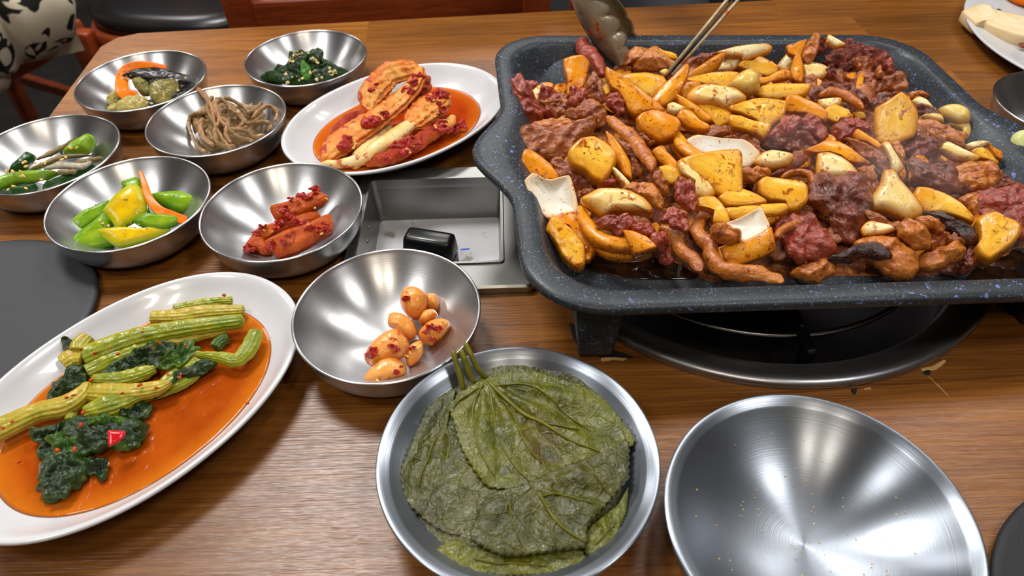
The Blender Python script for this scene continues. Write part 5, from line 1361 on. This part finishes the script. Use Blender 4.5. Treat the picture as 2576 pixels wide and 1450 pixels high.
# perilla leaves
def leaf_mat(name, A, B, C, V_):
    t = NT(name); v = t.coords()
    c = t.mix(t.rampf(t.noise(v, 40, 5, .65, .5), .35, .65), srgb(A), srgb(B))
    c = t.mix(t.rampf(t.noise(v, 22, 3), .56, .68), c, srgb(C))
    wv = t.n('ShaderNodeVectorMath', operation='ADD')
    nz = t.n('ShaderNodeTexNoise'); nz.inputs['Scale'].default_value = 60; t.l(v, nz.inputs['Vector'])
    sc_ = t.n('ShaderNodeVectorMath', operation='SCALE'); sc_.inputs['Scale'].default_value = .012
    t.l(nz.outputs['Color'], sc_.inputs[0]); t.l(v, wv.inputs[0]); t.l(sc_.outputs[0], wv.inputs[1])
    vo = t.n('ShaderNodeTexVoronoi', feature='DISTANCE_TO_EDGE'); vo.inputs['Scale'].default_value = 95
    t.l(wv.outputs[0], vo.inputs['Vector'])
    ve = t.rampf(vo.outputs['Distance'], .055, .0)
    c = t.mix(t.mul(ve, .3), c, srgb(V_))
    b = t.bump(t.noise(v, 130, 5, .65, .4), .75, .003)
    b = t.bump(ve, .35, .0012, b)
    t.bump(t.noise(v, 650, 3), .3, .0006, b)
    t.set(Base_Color=c, Roughness=.15, Specular_IOR_Level=.5)
    return t.m
M['perilla'] = leaf_mat('soy pickled perilla leaf', '64640c', '41450a', '4e400e', '74722a')
M['perilla2'] = leaf_mat('pickled perilla leaf darker', '4e4c0a', '333608', '3c2e0c', '62602a')
M['vein'] = food('perilla vein', '6e6a20', '585618', None, None, bump=.2)
G = 'pickled perilla leaves stacked in the large steel bowl'
base = dish('perilla2', 'perilla_leaf', 'leaf', G, 'H', 1.7, 'lowest perilla leaf showing its edge all round the stack', '250,800 330,560 430,350 600,280 800,180 1000,110 1120,100 1380,190 1500,280 1610,460 1660,640 1640,850 1620,1000 1580,1160 1540,1250 1400,1350 1000,1450 600,1430 400,1300 270,1100', th=1.8, amp=.2, N=140, K=16, tilt=.08, rough=.22, wr=.06)
def leaf(mt, z, lab, pts, veins=(), stem=None, serr=.1, **k):
    poly = T('H', pts)
    kk = {**dict(th=.22, amp=.15, N=150, K=22, tilt=.1, sharp=.25, wr=.09, ns=1.1, prof='slab'), **k}
    V, F, A = blob_g(poly, z, **kk)
    n = kk['N']; C = sum((Vector(v) for v in V[:n]), Vector()) / n
    for i in range(n):                        # toothed rim
        o_ = (V[i] - C) * (serr / (V[i] - C).length) * (1 if i % 3 == 0 else -.6 if i % 3 == 1 else 0)
        V[i] = V[i] + o_
    o = tag(mesh('perilla_leaf', V, F, M[mt], attr=A), lab, 'leaf', G)
    top = [Vector(v) for v in V[:kk['N'] * kk['K']]]
    for path, wd in veins:
        q = []
        pp = T('H', path)
        for s in cr_pts([Vector(p) for p in [(a, b) for a, b in pp]], 12, False):
            X = P(s.x, s.y, z + .2)
            best = sorted(top, key=lambda t_: (t_.x - X.x) ** 2 + (t_.y - X.y) ** 2)[:3]
            q.append(Vector((X.x, X.y, sum(b.z for b in best) / 3 + .04)))
        qs = q
        V2, F2, A2 = strip_g([tuple(x) for x in qs], [wd * (1 - .6 * i / 11) for i in range(12)], 0, th=.14, amp=.01, M=26, NS=8, world=True, endk=12)
        mesh('vein', V2, F2, M['vein'], o, attr=A2)
    if stem:
        V2, F2, A2 = strip_g(T('H', stem[0]), [x * .4139 for x in stem[1]], 0, th=.42, amp=.02, M=26, NS=12, endk=14, sq=2.4)
        mesh('stem', V2, F2, M['vein'], o, attr=A2)
    return o
leaf('perilla2', 2.35, 'perilla leaf under the top one at the rear right of the stack', '780,230 860,150 1000,115 1120,100 1240,135 1390,195 1500,295 1600,410 1630,520 1480,600 1200,420 900,300',
     [('830,240 950,220 1080,235 1250,300 1350,380', .16), ('830,290 1000,265 1180,270 1400,330', .1)], ('650,30,4.4 690,110,4.0 730,190,3.4 780,250,2.8', [34, 34, 34, 30]))
leaf('perilla2', 2.3, 'crumpled perilla leaf on the left side of the stack', '500,500 560,560 620,640 640,760 700,900 690,1000 640,1200 480,1160 310,1010 265,820 335,640 420,450 520,350 600,320',
     [('480,600 430,720 380,840 370,900', .1), ('560,640 530,800 520,960 560,1120', .12)], ('580,75,4.2 600,160,3.7 625,240,3.2 640,320,2.6', [34, 36, 38, 34]), wr=.08, fan=(1150, 975, 17, .17))
leaf('perilla', 2.25, 'perilla leaf folded along the front of the bowl', '440,1320 600,1240 800,1320 1100,1310 1350,1300 1370,1380 1200,1430 800,1450 550,1400',
     [('700,1340 900,1370 1150,1380', .1)], None, wr=.08)
leaf('perilla', 2.35, 'small perilla leaf corner at the front right of the stack', '1380,1250 1420,1150 1600,1000 1640,920 1630,1050 1590,1160 1540,1240 1400,1320',
     [('1440,1250 1510,1190 1560,1130', .09)], None)
leaf('perilla', 2.75, 'topmost large perilla leaf with a long midrib and stem', '760,260 900,225 1050,205 1300,275 1480,370 1590,490 1680,640 1500,720 1300,800 1100,900 900,920 780,900 690,780 620,650 580,500 560,420 640,330',
     [('790,270 900,370 1000,450 1150,540 1320,640 1480,690', .26), ('770,280 700,420 720,580 750,700 830,830', .14), ('800,290 820,430 860,600 950,760 1060,870', .16), ('950,450 980,560 1040,680 1120,760', .12), ('820,300 930,290 1060,310 1180,380 1300,480 1420,560', .13), ('770,300 690,340 620,380 580,430', .1), ('1100,520 1200,540 1350,560', .1)],
     ('625,70,4.4 655,150,3.9 680,220,3.4 705,275,3.0', [36, 38, 40, 36]), wr=.04, N=180, K=30, fan=(1216, 955, 15, .19))
leaf('perilla2', 2.75, 'dark perilla leaf folded over across the lower half of the stack', '720,1110 790,970 1000,905 1250,795 1500,705 1640,630 1640,800 1640,860 1560,960 1400,1150 1380,1270 1200,1300 900,1330 690,1230',
     [('1090,940 1150,1030 1220,1130 1330,1210 1390,1240', .2), ('1120,970 1250,960 1350,990 1430,1020', .12), ('920,1000 940,1120 1000,1270', .1), ('1430,840 1480,900 1560,980', .1), ('1210,1110 1180,1200 1230,1290', .1)], None, th=.5, wr=.06, N=170, K=28, fan=(1340, 1230, 9, .14))

# tiny crumbs left in the empty bowl
rg = random.Random(12); gs_ = []
for _ in range(70):
    a, r = rg.uniform(0, 6.28), 5.6 * rg.random() ** .6
    x, y = 14.0 + r * math.cos(a), 16.1 + r * math.sin(a)
    q = .26 + 2.5 * (r / 6.42) ** 2.6
    gs_.append(seed_g((x, y, q + .02), Vector((0, 0, 1)), rg.uniform(.05, .12), rg.uniform(.05, .08), rg.uniform(0, 6)))
g = merge(gs_)
tag(mesh('crumbs', g[0], g[1], M['sesame'], attr=[0] * len(g[0])), 'tiny pale crumbs scattered in the empty steel bowl', 'crumbs', kind='stuff')

# ------------------------------------------------------------------ on the far right platter
def slab_g(pts, z, th, side=1.0, tilt=.0):
    V, F, A = blob_g(pts, z, th, tilt, N=56, K=9, prof='slab', amp=.03, sharp=.75)
    return V, F, A
g = slab_g(T('R', '320,170 400,125 500,92 600,100 615,150 760,185 1006,240 1140,290 1100,470 1006,455 850,415 620,330 540,290 470,310'), 1.25, 1.4)
tag(mesh('fish_cake', g[0], g[1], cake, attr=g[2]), 'thick cream-coloured fish cake slice on the white platter', 'food')
g = blob_g(T('R', '690,125 720,95 760,100 775,140 805,160 800,190 740,180 700,155'), .9, .5, .3, amp=.15)
tag(mesh('sauce_blob', g[0], g[1], M['crust'], attr=g[2]), 'red-brown sauce blob on the white platter above the fish cake', 'sauce')
g = blob_g(T('R', '940,470 1000,460 1060,480 1050,520 970,510'), 1.2, .4, .3, amp=.12)
tag(mesh('sauce_blob', g[0], g[1], M['crust'], attr=g[2]), 'red-brown sauce blob at the lower edge of the fish cake', 'sauce')
g = blob_g(T('R', '820,-20 900,30 1000,60 1100,70 1100,-60 860,-70'), 1.1, .9, .3, amp=.06)
tag(mesh('carrot_slice', g[0], g[1], M['carrot'], attr=g[2]), 'orange food slice at the upper right corner on the platter', 'food')

# ------------------------------------------------------------------ tongs and the slim utensil resting in the pan
def grid_obj(name, rows_, mat, parent, thick):
    n = len(rows_[0]); V = [p for r in rows_ for p in r]
    F = [(j * n + i, j * n + i + 1, (j + 1) * n + i + 1, (j + 1) * n + i) for j in range(len(rows_) - 1) for i in range(n - 1)]
    o = mesh(name, V, F, mat, parent)
    md = o.modifiers.new('thickness', 'SOLIDIFY'); md.thickness = thick * S; md.offset = 0
    return o
def jaw(name, left, right, y0, y1, sc, bulge, parent):
    n = 46
    L = cr_pts([Vector(p) for p in left], n, False); R_ = cr_pts([Vector(p) for p in right], n, False)
    rows_ = []
    for j in range(n):
        t = j / (n - 1); y = y0 + (y1 - y0) * t
        l, r = L[j], R_[j]
        w = sc * (abs(math.sin(t * math.pi * 5.0)) ** .6 - .5) * (1 if t < .92 else .3)
        row = []
        for i in range(11):
            s = i / 10
            q = l.lerp(r, s); q = q + Vector((w * s ** 3, -w * .25 * s ** 3))
            row.append(Py(q.x, q.y, y + bulge * (1 - (2 * s - 1) ** 2) * -1))
        rows_.append(row)
    return grid_obj(name, rows_, M['tong'], parent, .12)
yt = P(1560, 166, 5.0).y
tg = empty('steel_tongs', P(1560, 166, 5.0), 'scallop-edged steel tongs dipping into the rear left of the pan', 'tongs')
jaw('jaw', [(1425, -60), (1437, 0), (1460, 55), (1498, 116), (1530, 150), (1556, 168)], [(1498, -60), (1512, 0), (1536, 36), (1560, 76), (1574, 112), (1572, 160)], yt + 2.2, yt, 14, .9, tg)
j2 = jaw('jaw', [(1498, -60), (1506, 0), (1530, 50), (1552, 90), (1566, 120), (1570, 150)], [(1535, -60), (1556, 0), (1580, 42), (1596, 80), (1606, 112), (1608, 130)], yt + 4.2, yt + 1.6, 5, -.5, tg)
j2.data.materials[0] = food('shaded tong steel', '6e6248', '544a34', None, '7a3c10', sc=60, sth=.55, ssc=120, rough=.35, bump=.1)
for (u, dy) in ((1462, 2.2), (1518, 4.2)):
    a = Py(u, -58, yt + dy)
    mesh('arm', *bar_g(a, a + Vector((-2.2 - (u - 1462) * .03, 7.5, 15)), 2.0, .25), M['tong'], tg)
ut = empty('slim_utensil', P(1684, 186, 5.2), 'slim two-bladed steel utensil seen edge-on at the back of the pan', 'utensil')
yu = P(1684, 186, 5.2).y
for (du, dv, wd, mt) in ((-8, -4, .5, M['tong']), (7, 4, .6, M['tong'])):
    a = Py(1684 + du * .6, 188 + dv, yu); b = Py(1850 + du * 1.4, -8 + dv, yu + 3.0)
    d = (b - a)
    mesh('blade', *bar_g(a, a + d * 2.1, .28, wd, up=CAMP - a, bev=.06), mt, ut)
mesh('slit_shade', *bar_g(Py(1690, 180, yu + .35), Py(1690, 180, yu + .35) + (Py(1850, -8, yu + 3.35) - Py(1690, 180, yu + .35)) * 2.1, .16, .3, up=CAMP - Py(1690, 180, yu), bev=.04), M['black'], ut)  # black bar in the gap between the blades, its shade put into the colour

# ------------------------------------------------------------------ chairs beyond the table
def chair(x, y, rot, label, seat_r=21.0, sz=-28.0, back=17.0):
    """wooden chair facing +y before rotation, seat height sz"""
    R2 = Matrix.Rotation(rot, 3, 'Z'); O = Vector((x, y, 0))
    def w_(g): return [R2 @ Vector(v) + O for v in g[0]], g[1]
    c = empty('wooden_chair', (x, y, -ZT), label, 'chair')
    mesh('seat', *w_(lathe_g([(0, sz - 3.4), (19.0, sz - 3.4), (20.2, sz - 2.4), (20.4, sz - 1.2), (19.5, sz + .2), (17, sz + .9), (0, sz + 1.2)], (0, 0, 0), 64, 1, 1, 0, 3.0)), M['leather'], c)
    mesh('seat_frame', *w_(lathe_g([(17, sz - 7.5), (20.6, sz - 7.5), (21.2, sz - 7), (21.2, sz - 3.6), (20.6, sz - 3.1), (17, sz - 3.1), (17, sz - 7.5)], (0, 0, 0), 64, 1, 1, 0, 3.0)), M['chair'], c)
    for sx in (-1, 1):
        mesh('leg', *w_(bar_g((sx * 18.5, 17.5, sz - 3), (sx * 20.5, 20, -ZT), 3.6, 3.6, (0, 1, 0), .5)), M['chair'], c)
        mesh('back_post', *w_(merge([bar_g((sx * 19, -19.0, sz - 2), (sx * 18.5, -21.5, back), 3.6, 3.0, (0, 1, 0), .4), bar_g((sx * 19, -19.0, sz), (sx * 20, -23, -ZT), 3.6, 3.0, (0, 1, 0), .4)])), M['chair'], c)
        mesh('stretcher', *w_(bar_g((sx * 19.3, -19, sz - 24), (sx * 19.5, 18, sz - 24), 2.0, 2.6, (0, 0, 1), .3)), M['chair'], c)
    for (z0, hgt) in ((back - 4, 8), (-6.2, 9.0)):
        mesh('back_rail', *w_(bar_g((-18, -20.6, z0), (18, -20.6, z0), 2.0, hgt, (0, 0, 1), .4)), M['chair'], c)
    return c
chair(-15.6, 111.5, math.radians(3), 'red-brown wooden chair with its back rail against the far table edge')
chair(-69, 164, math.radians(172), 'red-brown wooden chair with a round black seat beyond the far left table corner')
chair(-119, 146, math.radians(-118), 'wooden chair under the person in the patterned skirt')
o = mesh('cabinet', *box_g((33, 300, -40), (70, 40, 66), 0, .8), plain('grey cabinet paint', '8d8f92', .5), smooth=False)
tag(o, 'blurred grey cabinet far behind the table', 'cabinet')

# ------------------------------------------------------------------ people at the edge of the frame
def skin(name, J, E, mat, parent=None, sub=2, root=None):
    ks = list(J)
    me = bpy.data.meshes.new(name)
    org = Vector(J[ks[0]][:3])
    me.from_pydata([tuple((Vector(J[k][:3]) - org) * S) for k in ks], [(ks.index(a), ks.index(b)) for a, b in E], [])
    o = bpy.data.objects.new(name, me); COL.objects.link(o)
    md = o.modifiers.new('skin', 'SKIN'); md.use_smooth_shade = True
    for i, k in enumerate(ks):
        r = J[k][3] * S; r2 = (J[k][4] if len(J[k]) > 4 else J[k][3]) * S
        me.skin_vertices[0].data[i].radius = (r, r2)
        me.skin_vertices[0].data[i].use_root = (k == (root or ks[0]))
    md2 = o.modifiers.new('sub', 'SUBSURF'); md2.levels = sub; md2.render_levels = sub
    dg = bpy.context.evaluated_depsgraph_get(); dg.update()
    nm = bpy.data.meshes.new_from_object(o.evaluated_get(dg))
    o.modifiers.clear(); o.data = nm; nm.name = name
    nm.materials.clear(); nm.materials.append(mat)
    nm.polygons.foreach_set('use_smooth', [True] * len(nm.polygons))
    if parent is None: o.location = (org.x * S, org.y * S, (org.z + ZT) * S)
    else:
        o.parent = parent; o.location = (org - ORG[parent.name]) * S
    ORG[o.name] = org
    return o
SKIN = food('skin', 'd8a888', 'cf9a78', None, None, sss=.2, bump=.05, rough=.45, coat=0)
HAIR = plain('black hair', '15110f', .4)
DENIM = plain('dark trousers', '1c1d22', .8)
def hand(J, E, wrist, base, fwd, side, r=.8):
    """palm and five fingers from the wrist joint; fwd and side are unit vectors"""
    f, s = Vector(fwd), Vector(side); dn = Vector((0, 0, -1))
    b = Vector(base)
    J[wrist + 'palm'] = (*(b + f * 4), 2.4, 1.3); E.append((wrist, wrist + 'palm'))
    for i, (o_, L) in enumerate(((-2.4, 6.6), (-.8, 7.4), (.8, 7.0), (2.3, 5.6))):
        a = b + f * 8 + s * o_
        J[f'{wrist}f{i}a'] = (*a, .9); J[f'{wrist}f{i}b'] = (*(a + f * L * .5 + dn * .9), .8); J[f'{wrist}f{i}c'] = (*(a + f * L * .75 + dn * 3), .65)
        E += [(wrist + 'palm', f'{wrist}f{i}a'), (f'{wrist}f{i}a', f'{wrist}f{i}b'), (f'{wrist}f{i}b', f'{wrist}f{i}c')]
    a = b + f * 2.5 - s * 3
    J[wrist + 'ta'] = (*a, 1.1); J[wrist + 'tb'] = (*(a + f * 3 - s * 1.2 + dn * 1.5), .85)
    E += [(wrist + 'palm', wrist + 'ta'), (wrist + 'ta', wrist + 'tb')]
def person(x, y, rot, sz, label, armL, armR, mats, legs=True):
    """seated figure facing -y before rotation; arms given as (elbow, wrist) in local cm"""
    R2 = Matrix.Rotation(rot, 3, 'Z'); O = Vector((x, y, 0))
    W = lambda p, *r: (*(R2 @ Vector(p) + O), *r)
    root = empty('person', (x, y, sz), label, 'person')
    J = {'pel': W((0, 0, sz + 9), 15, 11), 'waist': W((0, 1, sz + 24), 13, 9.5), 'chest': W((0, 0, sz + 42), 16, 11), 'neckb': W((0, 1, sz + 56), 6), 'neck': W((0, 0, sz + 61), 5), 'head': W((0, -2, sz + 70), 8.2, 9.5), 'crown': W((0, -1, sz + 79), 6)}
    E = [('pel', 'waist'), ('waist', 'chest'), ('chest', 'neckb'), ('neckb', 'neck'), ('neck', 'head'), ('head', 'crown')]
    for s, k, arm in ((-1, 'l', armL), (1, 'r', armR)):
        J[k + 'sh'] = W((s * 17, 0, sz + 52), 6.2); J[k + 'el'] = W(arm[0], 4.6); J[k + 'wr'] = W(arm[1], 2.9)
        E += [('neckb', k + 'sh'), (k + 'sh', k + 'el'), (k + 'el', k + 'wr')]
        J[k + 'hip'] = W((s * 10, -4, sz + 8), 9.5); J[k + 'kn'] = W((s * 11, -42, sz + 8), 6.8); J[k + 'an'] = W((s * 11, -42, -ZT + 8), 4.2); J[k + 'to'] = W((s * 12, -56, -ZT + 4.2), 4.0)
        E += [('pel', k + 'hip'), (k + 'hip', k + 'kn'), (k + 'kn', k + 'an'), (k + 'an', k + 'to')]
        f = (Vector(arm[1]) - Vector(arm[0])).normalized(); f = R2 @ f
        hand(J, E, k + 'wr', J[k + 'wr'][:3], f, f.cross(Vector((0, 0, 1))).normalized() * s)
    skin('body', J, E, SKIN, root)
    up = {k: (*J[k][:3], J[k][3] + 1.3, (J[k][4] if len(J[k]) > 4 else J[k][3]) + 1.3) for k in ('pel', 'waist', 'chest', 'neckb', 'lsh', 'lel', 'rsh', 'rel')}
    for k in 'lr':
        a = Vector(J[k + 'el'][:3]).lerp(Vector(J[k + 'wr'][:3]), .7); up[k + 'fo'] = (*a, 4.4)
    skin('shirt', up, [('pel', 'waist'), ('waist', 'chest'), ('chest', 'neckb'), ('neckb', 'lsh'), ('lsh', 'lel'), ('lel', 'lfo'), ('neckb', 'rsh'), ('rsh', 'rel'), ('rel', 'rfo')], mats[0], root)
    lo = {k: (*J[k][:3], J[k][3] + 1.0) for k in ('pel', 'lhip', 'lkn', 'lan', 'rhip', 'rkn', 'ran')}
    skin('trousers', lo, [('pel', 'lhip'), ('lhip', 'lkn'), ('lkn', 'lan'), ('pel', 'rhip'), ('rhip', 'rkn'), ('rkn', 'ran')], mats[1], root)
    for k in 'lr':
        a, b = Vector(J[k + 'an'][:3]), Vector(J[k + 'to'][:3])
        sh = {'a': (*(a - Vector((0, 0, 2))), 5), 'b': (*b, 4.6)}
        skin('shoe', sh, [('a', 'b')], M['leather'], root)
    h = Vector(J['head'][:3]); bk = R2 @ Vector((0, 2.4, 0))
    skin('hair', {'a': (*(h + bk + Vector((0, 0, 3))), 9.2), 'b': (*(h + bk * .6 + Vector((0, 0, 10))), 7.4)}, [('a', 'b')], HAIR, root)
    fw = R2 @ Vector((0, -1, 0)); sd = R2 @ Vector((1, 0, 0))
    for s in (-1, 1):
        mesh('eye', *lathe_g([(0, -1.1), (.8, -.8), (1.1, 0), (.8, .8), (0, 1.1)], tuple(h + fw * 8.2 + sd * s * 3.2 + Vector((0, 0, .5))), 12), M['leather'], root)
        skin('ear', {'a': (*(h + sd * s * 8 + Vector((0, 0, 1.5))), 1.2, 2), 'b': (*(h + sd * s * 8.4 + Vector((0, 0, -1.5))), .9, 1.4)}, [('a', 'b')], SKIN, root)
    skin('nose', {'a': (*(h + fw * 8.6 + Vector((0, 0, .5))), .8), 'b': (*(h + fw * 10.4 + Vector((0, 0, -2.2))), 1.3)}, [('a', 'b')], SKIN, root)
    skin('mouth', {'a': (*(h + fw * 8.6 - sd * 2 + Vector((0, 0, -5))), .5), 'b': (*(h + fw * 8.6 + sd * 2 + Vector((0, 0, -5))), .5)}, [('a', 'b')], plain('lips', 'a85a50', .4), root)
    return root
# navy checked shirt
t = NT('navy checked cloth'); v = t.coords(False)
bt = t.n('ShaderNodeTexBrick'); bt.offset = 0
bt.inputs['Scale'].default_value = 1; bt.inputs['Mortar Size'].default_value = .0022; bt.inputs['Brick Width'].default_value = .03; bt.inputs['Row Height'].default_value = .03
bt.inputs['Color1'].default_value = srgb('1b2340'); bt.inputs['Color2'].default_value = srgb('161d36'); bt.inputs['Mortar'].default_value = srgb('566088')
sep = t.n('ShaderNodeSeparateXYZ'); cmb = t.n('ShaderNodeCombineXYZ'); t.l(v, sep.inputs[0]); t.l(sep.outputs[0], cmb.inputs[0]); t.l(sep.outputs[2], cmb.inputs[1]); t.l(cmb.outputs[0], bt.inputs['Vector'])
t.set(Base_Color=bt.outputs[0], Roughness=.85)
chk = t.m
person(34, 122, 0, -23, 'person in a navy checked shirt seated across the table', ((-26, -14, 2), (-22, -44, 18)), ((24, -16, 2), (12, -46, 20)), (chk, DENIM))
chair(34, 124, math.radians(180), 'wooden chair under the person in the navy checked shirt')
# patterned skirt
t = NT('cream cloth with black animal spots'); v = t.coords(False)
n1 = t.noise(v, 17, 1, .4, .5); n2 = t.noise(v, 40, 1, .4)
ab = t.n('ShaderNodeMath', operation='SUBTRACT'); ab.inputs[1].default_value = .56; t.l(n1, ab.inputs[0])
ab2 = t.n('ShaderNodeMath', operation='ABSOLUTE'); t.l(ab.outputs[0], ab2.inputs[0])
f = t.mul(t.rampf(ab2.outputs[0], .065, .05), t.rampf(n2, .38, .42))
t.set(Base_Color=t.mix(f, srgb('e2d6bc'), srgb('15130f')), Roughness=.9)
spots = t.m
cream = plain('cream cloth', 'cfc0a2', .9)
lady = person(-107, 146, math.radians(-40), -23, 'person in a cream skirt with black animal spots at the upper left corner', ((-25, -12, 2), (-14, -34, -8)), ((25, -12, 2), (14, -34, -8)), (plain('cream knit', 'd8ccb4', .9), cream))
V, F, A = blob_g([(-110, -70), (100, -70), (170, -40), (190, 0), (189, 32), (172, 50), (120, 72), (70, 92), (25, 85), (5, 110), (-30, 150), (-110, 140)], -21, 20, .3, N=64, K=14, amp=1.5, ns=.12, sharp=.2)
mesh('skirt', V, F, spots, lady, attr=A)
V, F, A = blob_g([(-70, 60), (15, 62), (28, 52), (24, 110), (12, 150), (16, 175), (0, 205), (-70, 230)], -27, 12, .3, N=64, K=14, amp=1.2, ns=.15, sharp=.3)
mesh('skirt_lining', V, F, cream, lady, attr=A)['label'] = 'plain cream cloth hanging below the spotted skirt'

# ------------------------------------------------------------------ faint steam over the hot pan
def steam(c, r, label, dens):
    V, F = lathe_g([(0, -1), (.5, -.87), (.87, -.5), (1, 0), (.87, .5), (.5, .87), (0, 1)], (0, 0, 0), 20)
    V = [Vector((c.x + v[0] * r[0], c.y + v[1] * r[1], c.z + v[2] * r[2])) for v in V]
    m_ = bpy.data.materials.new('steam'); m_.use_nodes = True
    nt = m_.node_tree; nt.nodes.remove(nt.nodes['Principled BSDF'])
    vs = nt.nodes.new('ShaderNodeVolumeScatter'); vs.inputs['Color'].default_value = (1, 1, 1, 1)
    tc = nt.nodes.new('ShaderNodeTexCoord')
    nz = nt.nodes.new('ShaderNodeTexNoise'); nz.inputs['Scale'].default_value = 28; nz.inputs['Detail'].default_value = 3
    mp = nt.nodes.new('ShaderNodeMapRange'); mp.inputs[1].default_value = .42; mp.inputs[2].default_value = .68; mp.inputs[3].default_value = 0; mp.inputs[4].default_value = dens
    gr = nt.nodes.new('ShaderNodeTexGradient'); gr.gradient_type = 'SPHERICAL'
    mg = nt.nodes.new('ShaderNodeMapping'); mg.inputs['Location'].default_value = (-1, -1, -1); mg.inputs['Scale'].default_value = (2, 2, 2)
    mu = nt.nodes.new('ShaderNodeMath'); mu.operation = 'MULTIPLY'
    L = nt.links.new
    L(tc.outputs['Object'], nz.inputs['Vector']); L(nz.outputs['Fac'], mp.inputs[0])
    L(tc.outputs['Generated'], mg.inputs['Vector']); L(mg.outputs[0], gr.inputs['Vector'])
    L(mp.outputs[0], mu.inputs[0]); L(gr.outputs['Fac'], mu.inputs[1]); L(mu.outputs[0], vs.inputs['Density'])
    L(vs.outputs[0], nt.nodes['Material Output'].inputs['Volume'])
    tag(mesh('steam', V, F, m_), label, 'steam', kind='stuff')
steam(P(2290, 400, 8.5), (4.5, 4.5, 4.5), 'faint steam rising over the meat in the right half of the pan', 15)
steam(P(1990, 330, 8.2), (3.2, 3.2, 3.4), 'faint steam wisp over the red meat lumps in the middle of the pan', 11)

# ------------------------------------------------------------------ heat damage of the table top around the burner
scorch = plain('scorched laminate', '0e0906', .7, bump=.4, bs=600)
chip = plain('bare chipped board', 'b08a58', .8, bump=.3, bs=600)
def mark(name, mt, pts, lab):
    V, F, A = blob_g(pts, .0, .03, 0, N=30, K=5, prof='slab', amp=0, sharp=.7, rough=.15)
    mesh(name, V, F, mt, table, attr=A)['label'] = lab
mark('scorch_mark', scorch, [(1432, 812), (1450, 822), (1470, 860), (1520, 880), (1560, 885), (1600, 900), (1560, 905), (1510, 900), (1460, 880), (1440, 850)], 'black scorch mark beside the pan foot')
mark('scorch_mark', scorch, [(2505, 760), (2560, 752), (2600, 760), (2600, 790), (2540, 792), (2512, 778)], 'black scorch mark right of the burner')
mark('chip', chip, [(1512, 902), (1540, 899), (1578, 902), (1570, 908), (1540, 906), (1515, 910)], 'pale chipped laminate edge')
mark('chip', chip, [(2315, 928), (2345, 922), (2375, 905), (2382, 910), (2355, 930), (2325, 938)], 'pale chipped laminate edge')
mark('scorch_mark', scorch, [(2318, 936), (2340, 932), (2336, 944), (2324, 944)], 'dark hole in the chipped laminate')
mark('chip', chip, [(2172, 978), (2188, 974), (2192, 980), (2178, 984)], 'small pale chip')
mark('scorch_mark', scorch, [(2142, 980), (2156, 978), (2152, 992), (2146, 990)], 'small dark nick in the laminate')
mark('crack', chip, [(2334, 945), (2360, 969), (2388, 998), (2387, 999), (2358, 970.5), (2333, 946)], 'thin crack in the laminate')
